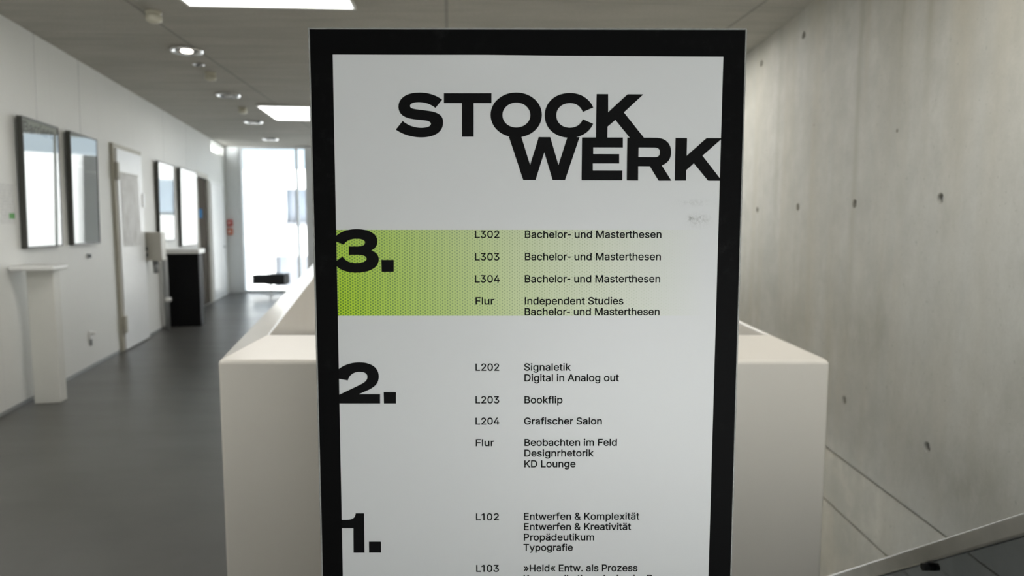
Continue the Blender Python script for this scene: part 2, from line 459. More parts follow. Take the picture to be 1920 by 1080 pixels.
# unseen rear wall with a low window, sized to brighten the lower sign
w2 = thing('window_2', 'unseen low window behind the viewer, placed to light the lower sign', 'window', (0, BACK, 0)); w2['kind'] = 'structure'
WX0, WX1, WZ = .15, 2.04, 1.0
boxes('window_frame', M['grey'], [(WX0-.05, WX0, -.05, .05, 0.0, WZ+.05), (WX1, WX1+.05, -.05, .05, 0.0, WZ+.05), (1.07, 1.12, -.05, .05, .05, WZ), (WX0, WX1, -.05, .05, WZ, WZ+.05), (WX0, WX1, -.05, .05, 0, .05)], w2)
box('glass_pane', M['glass'], WX0, WX1, -0.006, 0.006, .05, WZ, w2)
boxes('wall_rear', M['wall'], [(-2.6, WX0-.05, BACK-.1, BACK+.1, -0.3, CH), (WX0-.05, rx(BACK), BACK-.1, BACK+.1, WZ+.05, CH), (WX0-.05, rx(BACK), BACK-.1, BACK+.1, -0.3, 0)])['kind'] = 'structure'

# ------------------------------------------------------------------ outside
bm = bmesh.new(); bm_box(bm, -60, 60, 16, 120, -9.4, -9.0)
struct(finish('ground_outside', to_mesh(bm, 'ground'), M['ground']))
YF = 30.0
bld = thing('neighbouring_building', 'white rendered building seen through the far corridor window', 'building', (0, YF, -9.0))
zf = 9.0
wins = [(-9.85, -7.6, 1.58, 3.04), (-5.15, -4.05, 1.70, 3.12), (2.2, 4.0, 1.58, 3.04), (-10.4, -9.85, -1.2, 0.13), (-15.5, -13.6, 1.58, 3.04)]
spl = [('poly', [(-22, 0), (14, 0), (14, 3.86+zf), (-22, 3.86+zf)])] + [('poly', [(a, c+zf), (b, c+zf), (b, d+zf), (a, d+zf)]) for a, b, c, d in wins]
me = fill_mesh(spl, 0.15); me.transform(Matrix(((1,0,0,0),(0,0,1,0),(0,1,0,0),(0,0,0,1))))
finish('facade_wall', me, M['facade'], bld)
box('rear_block', M['facadegrey'], -22, 14, 0.32, 8, 0, 3.75+zf, bld)
box('facade_panel', M['facadegrey'], -9.84, -7.6, -0.20, -0.152, -1.2+zf, 0.13+zf, bld)
box('added_dark_pilaster', None or plain('dark_reflected_strip', (0.022, 0.022, 0.026), 0.8, var=0.7, scale=3.0), -2.66, -1.88, -0.45, -0.152, 0, 3.84+zf, bld)  # unseen dark strip, added to be mirrored in a framed poster's glass
for a, b, c, d in wins:
    f = box('window_glass', M['extglasslight' if a == -5.15 else 'extglass'], a, b, 0.10, 0.12, c+zf, d+zf, bld)
    boxes('window_frame', M['facadegrey'], [(a, b, 0.04, 0.10, c+zf, c+zf+.08), (a+(b-a)*.12, a+(b-a)*.12+.07, 0.04, 0.10, c+zf, d+zf)], f)
box('balcony_slab', M['facadegrey'], -10.1, -7.4, -0.5, -0.152, 1.42+zf, 1.58+zf, bld)

# ------------------------------------------------------------------ stairwell parapet
def ring(y0, y1, yb0, yb1, L, R): return [(L(y0), y0), (R(y0), y0), (R(yb0), yb0), (L(yb0), yb0)]
Z1, Z2, YO, YI, YBO, YBI = 0.950, 1.022, 2.72, 2.962, 9.9, 9.66
o_ = [(lout(YO), YO), (rout(YO), YO), (rout(YBO), YBO), (lout(YBO), YBO)]
i_ = [(lin(YI), YI), (rin(YI), YI), (rin(YBI), YBI), (lin(YBI), YBI)]
bm = bmesh.new()
lev = [[bm.verts.new((x, y, z)) for x, y in P] for P, z in ((o_, 0.0), (o_, Z1), (i_, Z2), (i_, -0.28))]
for A, B in zip(lev, lev[1:] + lev[:1]):
    for k in range(4): bm.faces.new((A[k], A[(k+1) % 4], B[(k+1) % 4], B[k]))
bmesh.ops.recalc_face_normals(bm, faces=bm.faces)
par = finish('parapet', to_mesh(bm, 'parapet'), M['parapet'], bevel=0.012, seg=3)
tag(par, 'glossy cream white parapet around the stairwell, behind the directory sign', 'parapet')

# stair going down along the concrete wall, with its glass balustrade
RXW = lambda y: 1.52 + 0.0242 * y
bm = bmesh.new()
for k in range(16):
    y0 = 1.505 + k * 0.27; z = -(k + 1) * 0.187
    bm_prism(bm, [(1.545 + .0242*y0, y0), (rx(y0) - .004, y0), (rx(y0+.27) - .004, y0 + .27), (1.545 + .0242*y0, y0 + .27)], z - 0.25, z)
st = finish('staircase', to_mesh(bm, 'staircase'), M['band'])  # unseen steps, made pale to bounce light onto the low wall
tag(st, 'pale concrete stair flight descending between parapet and concrete wall', 'staircase')

def on_rail(u, v): return on_plane(u, v, Vector((1.52, 0, 0)), Vector((1, -0.0242, 0)))
pt, pb = on_rail(1556, 1080), on_rail(1920, 963)
slope = (pb.z - pt.z) / (pb.y - pt.y)
qb = on_rail(1920, 1006)
thk = (pb.z + slope * (qb.y - pb.y)) - qb.z
bal = thing('stair_balustrade', 'sloping stainless handrail on smoked glass beside the concrete wall', 'balustrade', (RXW(1.5), 1.5, 0.0))
ztop = lambda y: pb.z + slope * (y - pb.y)
ya, yb = 1.30, 5.2
def slab(name, mat, dx, zt, zb, y0, y1, bevel=0):
    bm = bmesh.new(); vs_ = []
    for y in (y0, y1):
        for x, z in ((-dx, zb(y)), (dx, zb(y)), (dx, zt(y)), (-dx, zt(y))):
            vs_.append(bm.verts.new((RXW(y) - RXW(1.5) + x, y - 1.5, z)))
    for f in ((0,1,2,3),(7,6,5,4),(0,4,5,1),(1,5,6,2),(2,6,7,3),(3,7,4,0)): bm.faces.new([vs_[i] for i in f])
    bmesh.ops.recalc_face_normals(bm, faces=bm.faces)
    return finish(name, to_mesh(bm, name), mat, bal, bevel=bevel, seg=3)
slab('handrail', M['steel'], 0.016, ztop, lambda y: ztop(y) - thk, ya, yb, 0.007)
slab('glass_panel', M['railglass'], 0.007, lambda y: ztop(y) - thk - .001, lambda y: ztop(y) - 0.98, 1.40, 5.1)
pf = on_rail(1744, 1063)
bm = bmesh.new(); bm_lathe(bm, [(0, -.03), (.014, -.03), (.014, .03), (0, .03)], 20)
o = finish('glass_clamp', to_mesh(bm, 'glass_clamp'), M['black'], bal, smooth=False)
o.location = (RXW(pf.y) - RXW(1.5) , pf.y - 1.5, pf.z); o.rotation_euler = (0, math.pi/2, 0)

# ------------------------------------------------------------------ the directory sign
BW = 0.945
def cdepth(u, v, zc): return EYE + ray(u, v) * zc
pT = cdepth((577.5+1400.7)/2, 52.8, BW * F / 823.2); pB = cdepth((603+1372)/2, 1080, BW * F / 769.0)
TILT = math.atan2(pB.y - pT.y, pT.z - pB.z)
YAW = math.radians(0.30)
XA = Vector((math.cos(YAW), math.sin(YAW), 0)); ZA = Vector((0, -(pB.y-pT.y), pT.z-pB.z)).normalized()
NA = ZA.cross(XA).normalized()            # points away from the viewer
ZA = XA.cross(NA)
hgt = pT.z / ZA.z
ORG = pT - ZA * hgt                        # foot of the sign on the floor
def sp(u, v):
    p = on_plane(u, v, pT, NA) - ORG; return (p.dot(XA), p.dot(ZA))
sign = thing('directory_sign', 'tall black framed floor directory sign headed STOCKWERK in the foreground', 'sign')
sign.matrix_world = Matrix((( XA.x, NA.x, ZA.x, ORG.x), (XA.y, NA.y, ZA.y, ORG.y), (XA.z, NA.z, ZA.z, ORG.z), (0, 0, 0, 1)))
xL, zT = sp(577.5, 52); xR, _ = sp(1400.7, 54)
hb = 0.02
def board_mat():
    m = NT('black_board_film'); vec, c = m.coords()
    dust = m.noise(vec, 30, 6, 0.75); patch = m.noise(vec, 6, 3)
    mask = m.math('MULTIPLY', m.ramp(dust, 0.52, 0.75, 0, 1), m.ramp(patch, 0.52, 0.72, 0, 1))
    m.set(Base_Color=m.mix(m.math('MULTIPLY', mask, 0.25), (0.004, 0.004, 0.0042), (0.07, 0.07, 0.07)), Roughness=0.55)
    m.b.inputs['Specular IOR Level'].default_value = 0.035
    return m.m
T = 0.0034
box('board', board_mat(), xL + T, xR - T, 0.0, 0.045, hb, zT - T, sign, bevel=0.0008)
boxes('edge_trim', M['rim'], [(xL, xL + T, -0.0012, 0.047, hb, zT), (xR - T, xR, -0.0012, 0.047, hb, zT), (xL + T, xR - T, -0.0012, 0.047, zT - T, zT)], sign, bevel=0.0006)
box('base_plate', M['steel'], xL - 0.02, xR + 0.02, -0.22, 0.28, 0.0, 0.0195, sign, bevel=0.002)

PAPER = (0.615, 0.62, 0.622)
pTL, pTR, pBL, pBR = sp(624, 102.3), sp(1356, 106.5), sp(643, 1080), sp(1328.2, 1080)
zbot = 0.42
def lerp(a, b, t): return a + (b - a) * t
def edge(z, A, B):
    t = (A[1] - z) / (A[1] - B[1]); return lerp(A[0], B[0], t)
def paper_mat():
    m = NT('white_poster_paper'); vec, c = m.coords()
    col = PAPER
    for (u, v, wx, wz, st) in ((1300, 380, 0.030, 0.006, 0.40), (1296, 409, 0.007, 0.006, 1.3), (1313, 410, 0.018, 0.009, 0.75), (1308, 420, 0.02, 0.010, 0.3)):
        x, z = sp(u, v)
        g = m.math('MULTIPLY', m.gauss(c[0], x, wx), m.gauss(c[2], z, wz))
        n_ = m.ramp(m.noise(vec, 160, 5, 0.7), 0.42, 0.66)
        col = m.mix(m.math('MULTIPLY', m.math('MULTIPLY', g, n_), st, clamp=True), col, (0.30, 0.30, 0.29))
    m.set(Base_Color=col, Roughness=0.42)
    m.b.inputs['Specular IOR Level'].default_value = 0.3
    return m.m
M['paper'] = paper_mat()
bm = bmesh.new(); NX, NZ = 60, 70
xc, _z = sp(905, 110)
grid = []
for j in range(NZ + 1):
    tz = (j / NZ) ** 2.2
    row = []
    for i in range(NX + 1):
        tx = i / NX
        zt_ = lerp(pTL[1], pTR[1], tx); z = lerp(zt_, zbot, tz)
        x = lerp(edge(z, pTL, pBL), edge(z, pTR, pBR), tx)
        dz = zt_ - z
        y = -0.0008 - 0.0026 * math.exp(-(dz/0.022)**2) * math.exp(-((x-xc)/0.11)**2) - 0.0012 * math.exp(-(dz/0.03)**2) * (0.5 + 0.5*math.cos((x-xc)*9))
        row.append(bm.verts.new((x, y, z)))
    grid.append(row)
for j in range(NZ):
    for i in range(NX): bm.faces.new((grid[j+1][i], grid[j+1][i+1], grid[j][i+1], grid[j][i]))
poster = finish('poster', to_mesh(bm, 'poster'), M['paper'], sign, smooth=True)
sol = poster.modifiers.new('paper', 'SOLIDIFY'); sol.thickness = 0.0004; sol.offset = -1
esp = poster.modifiers.new('crisp_edge', 'EDGE_SPLIT'); esp.split_angle = math.radians(40)
poster['label'] = 'white printed sheet listing the floors'

# green halftone band
def band_mat(x0, x1, z0, z1):
    m = NT('green_halftone_print'); vec, c = m.coords()
    tx = m.ramp(c[0], x0, x1); tz = m.ramp(c[2], z0, z1)
    d = m.math('ADD', tx, m.math('MULTIPLY', m.math('MULTIPLY', tz, 0.12), m.math('SUBTRACT', 1.0, tx)))
    nd = m.n('ShaderNodeValToRGB'); m.put(nd.inputs[0], d)
    els = nd.color_ramp.elements
    stops = [(0.0, (0.42, 0.63, 0.012)), (0.12, (0.42, 0.60, 0.075)), (0.30, (0.46, 0.585, 0.19)), (0.50, (0.53, 0.60, 0.34)), (0.75, (0.59, 0.615, 0.51)), (0.97, PAPER)]
    els[0].position = stops[0][0]; els[0].color = (*stops[0][1], 1); els[1].position = stops[-1][0]; els[1].color = (*PAPER, 1)
    for p, cc in stops[1:-1]:
        e = els.new(p); e.color = (*cc, 1)
    sx, sz = 0.01105, 0.00652
    def lat(ox, oz):
        fx = m.math('MULTIPLY', m.math('SUBTRACT', m.math('FRACT', m.math('DIVIDE', m.math('ADD', c[0], 10 + ox), sx)), 0.5), sx)
        fz = m.math('MULTIPLY', m.math('SUBTRACT', m.math('FRACT', m.math('DIVIDE', m.math('ADD', c[2], 10 + oz), sz)), 0.5), sz)
        return m.math('SQRT', m.math('ADD', m.math('MULTIPLY', fx, fx), m.math('MULTIPLY', fz, fz)))
    dist = m.math('MINIMUM', lat(0, 0), lat(sx/2, sz/2))
    r = m.ramp(d, 0.0, 0.95, 0.00205, 0.0007)
    dot = m.math('MULTIPLY_ADD', m.math('SUBTRACT', r, dist), 1400.0, 0.5, clamp=True)
    dcol = m.mix(m.ramp(d, 0.0, 0.9), (0.10, 0.25, 0.005), (0.44, 0.48, 0.37))
    m.b.inputs['Specular IOR Level'].default_value = 0.3
    fade = m.ramp(d, 0.72, 0.97, 1.0, 0.0)
    m.set(Base_Color=m.mix(m.math('MULTIPLY', m.math('MULTIPLY', dot, fade), 0.95), nd.outputs[0], dcol), Roughness=0.42)
    return m.m
b0, b1, b2, b3 = sp(632, 431), sp(1349, 431), sp(1345, 591.8), sp(634.5, 591.8)
x0b, x1b = edge(b0[1], pTL, pBL) + .0003, edge(b1[1], pTR, pBR) - .0003
x3b, x2b = edge(b3[1], pTL, pBL) + .0003, edge(b2[1], pTR, pBR) - .0003
bm = bmesh.new()
fv = [bm.verts.new((x, y, z)) for y in (-0.00125, -0.0010) for x, z in ((x3b, b3[1]), (x2b, b2[1]), (x1b, b1[1]), (x0b, b0[1]))]
for f in ((0,1,2,3),(7,6,5,4),(0,4,5,1),(1,5,6,2),(2,6,7,3),(3,7,4,0)): bm.faces.new([fv[i] for i in f])
bmesh.ops.recalc_face_normals(bm, faces=bm.faces)
band = finish('halftone_band', to_mesh(bm, 'halftone_band'), band_mat(x3b, x2b, b3[1], b1[1]), poster)
band['label'] = 'lime green halftone band fading to the right'

# ---- big lettering, drawn as outlines
def path(txt, ox, oy, k):
    """mini path language (M, L, C, Z with absolute numbers) -> bezier splines on the sign"""
    tok = txt.replace(',', ' ').split(); i = 0; out = []; cur = None
    def P(a, b): return sp(ox + float(a)/k, oy + float(b)/k)
    cmd = None; first = True
    while i < len(tok):
        if tok[i] in 'MLCZ': cmd = tok[i]; i += 1
        if cmd == 'M': cur = [[None, P(tok[i], tok[i+1]), None]]; i += 2; cmd = 'L'
        elif cmd == 'L':
            p = P(tok[i], tok[i+1]); i += 2; q = cur[-1][1]
            cur[-1][2] = (lerp(q[0], p[0], 1/3), lerp(q[1], p[1], 1/3)); cur.append([(lerp(p[0], q[0], 1/3), lerp(p[1], q[1], 1/3)), p, None])
        elif cmd == 'C':
            a, b, p = P(tok[i], tok[i+1]), P(tok[i+2], tok[i+3]), P(tok[i+4], tok[i+5]); i += 6
            cur[-1][2] = a; cur.append([b, p, None])
        elif cmd == 'Z':
            s, e = cur[0], cur[-1]
            if math.hypot(s[1][0]-e[1][0], s[1][1]-e[1][1]) < 1e-5: s[0] = e[0]; cur.pop()
            else:
                a, b = e[1], s[1]
                e[2] = (lerp(a[0], b[0], 1/3), lerp(a[1], b[1], 1/3)); s[0] = (lerp(b[0], a[0], 1/3), lerp(b[1], a[1], 1/3))
            out.append(('bez', [(*h[0], *h[1], *h[2]) for h in cur])); cur = None
    return out
def ell(x0, x1, y0, y1):
    cx, cy, k = (x0+x1)/2, (y0+y1)/2, 0.56
    a, b = (x1-x0)/2*k, (y1-y0)/2*k
    return f"M {cx} {y0} C {cx+a} {y0} {x1} {cy-b} {x1} {cy} C {x1} {cy+b} {cx+a} {y1} {cx} {y1} C {cx-a} {y1} {x0} {cy+b} {x0} {cy} C {x0} {cy-b} {cx-a} {y0} {cx} {y0} Z "
def lettering(name, paths, parent, mat, y, clip=True):
    bm = bmesh.new()
    for n_, (txt, ox, oy, k) in enumerate(paths):
        me = fill_mesh(path(txt, ox, oy, k), 0.00012, 14)
        me.transform(Matrix(((1,0,0,0),(0,0,1,y - 0.00004*(n_ % 5)),(0,1,0,0),(0,0,0,1))))
        bm.from_mesh(me); bpy.data.meshes.remove(me)
    if clip:
        for A, B, s in ((pTL, pBL, 1), (pTR, pBR, -1)):
            d = Vector((B[0]-A[0], 0, B[1]-A[1])).normalized(); nrm = Vector((d.z, 0, -d.x))
            if nrm.x * s > 0: nrm = -nrm
            bmesh.ops.bisect_plane(bm, geom=bm.verts[:] + bm.edges[:] + bm.faces[:], plane_co=(A[0]+s*.0002, 0, A[1]), plane_no=nrm, clear_outer=True)
    bmesh.ops.recalc_face_normals(bm, faces=bm.faces)
    return finish(name, to_mesh(bm, name), mat, parent)
KA, KB = (730, 160, 5.684), (1040, 160, 5.684)
letS = "M 564 154 C 500 105 415 78 325 78 C 180 78 98 140 98 228 C 98 318 170 352 270 364 L 370 374 C 418 380 443 392 443 411 C 443 438 405 453 340 453 C 265 453 195 425 143 380 L 70 473 C 140 525 240 556 340 556 C 490 556 575 495 575 395 C 575 312 508 283 395 270 L 300 258 C 245 251 222 241 222 221 C 222 197 255 182 315 182 C 385 182 440 203 492 243 Z"
letT = "M 582 86 L 1089 86 L 1089 192 L 899 192 L 899 549 L 775 549 L 775 192 L 582 192 Z"
letO = ell(1079, 1626, 78, 556) + ell(1206, 1502, 187, 450)
letC = "M 411 238 C 370 140 275 83 163 83 C 0 83 -107 187 -107 322 C -107 457 0 560 163 560 C 275 560 370 505 410 411 L 299 362 C 277 420 228 452 163 452 C 80 452 18 402 18 322 C 18 243 80 192 163 192 C 228 192 277 226 299 286 Z"
letK = "M 446 94 L 569 95 L 569 288 L 776 97 L 944 98 L 737 290 L 951 560 L 800 560 L 646 371 L 563 441 L 561 560 L 440 560 Z"
letW = "M 1274 549 L 1407 549 L 1500 850 L 1592 553 L 1715 553 L 1802 850 L 1897 553 L 2027 553 L 1872 1011 L 1740 1010 L 1651 716 L 1558 1010 L 1427 1010 Z"
letE = "M 291 557 L 726 558 L 726 664 L 410 663 L 410 733 L 687 734 L 687 834 L 406 834 L 406 909 L 721 910 L 721 1013 L 286 1012 Z"
letR = "M 773 559 L 1075 560 C 1182 560 1240 622 1240 712 C 1240 782 1205 830 1140 855 L 1243 1017 L 1106 1017 L 1013 864 L 889 863 L 888 1015 L 767 1014 Z M 893 664 L 891 766 L 1065 767 C 1102 767 1120 748 1120 716 C 1120 684 1102 665 1065 665 Z"
letK2 = "M 1287 562 L 1409 563 L 1405 752 L 1617 564 L 1785 565 L 1573 751 L 1780 1018 L 1633 1017 L 1481 833 L 1401 904 L 1398 1016 L 1279 1016 Z"
YL = -0.0013
h1 = lettering('heading', [(letS, *KA), (letT, *KA), (letO, *KA), (letC, *KB), (letK, *KB)], poster, M['ink'], YL)
h1['label'] = 'upper heading line STOCK in heavy black capitals'
h2 = lettering('heading', [(letW, *KA), (letE, *KB), (letR, *KB), (letK2, *KB)], poster, M['ink'], YL - 0.0003)
h2['label'] = 'lower heading line WERK in heavy black capitals'
n3 = "M 60 330 C 110 180 320 103 530 103 C 790 103 950 205 950 350 C 950 440 900 500 825 535 C 920 570 978 630 978 715 C 978 880 800 985 520 985 C 350 985 220 945 130 860 L 60 790 L 245 657 C 290 740 390 790 520 790 C 650 790 730 755 730 705 C 730 655 660 625 560 625 L 368 625 L 368 455 L 560 453 C 650 450 700 420 700 378 C 700 325 630 300 525 300 C 400 300 310 340 270 420 Z"
d3 = "M 1029 727 L 1280 727 L 1280 970 L 1035 970 Z"
n2 = "M 280 250 C 300 170 400 126 495 126 C 590 126 650 170 650 240 C 650 290 625 320 570 348 L 489 384 L 661 384 L 661 459 L 300 459 L 300 403 L 500 307 C 540 287 558 270 558 243 C 558 217 535 203 495 203 C 445 203 410 230 400 272 Z"
d2_ = "M 690 367 L 789 367 L 789 459 L 692 459 Z"
n1 = "M 360 453 L 430 453 C 485 453 512 435 514 393 L 590 393 L 594 748 L 496 748 L 494 527 L 360 527 Z"
d1_ = "M 634 648 L 742 648 L 743 747 L 635 747 Z"
for (a, b, k) in ((n3, d3, (620, 420, 10.8)), (n2, d2_, (560, 650, 4.32)), (n1, d1_, (560, 880, 4.8))):
    lettering('floor_numeral', [(a, *k), (b, *k)], poster, M['ink'], YL - 0.0003)

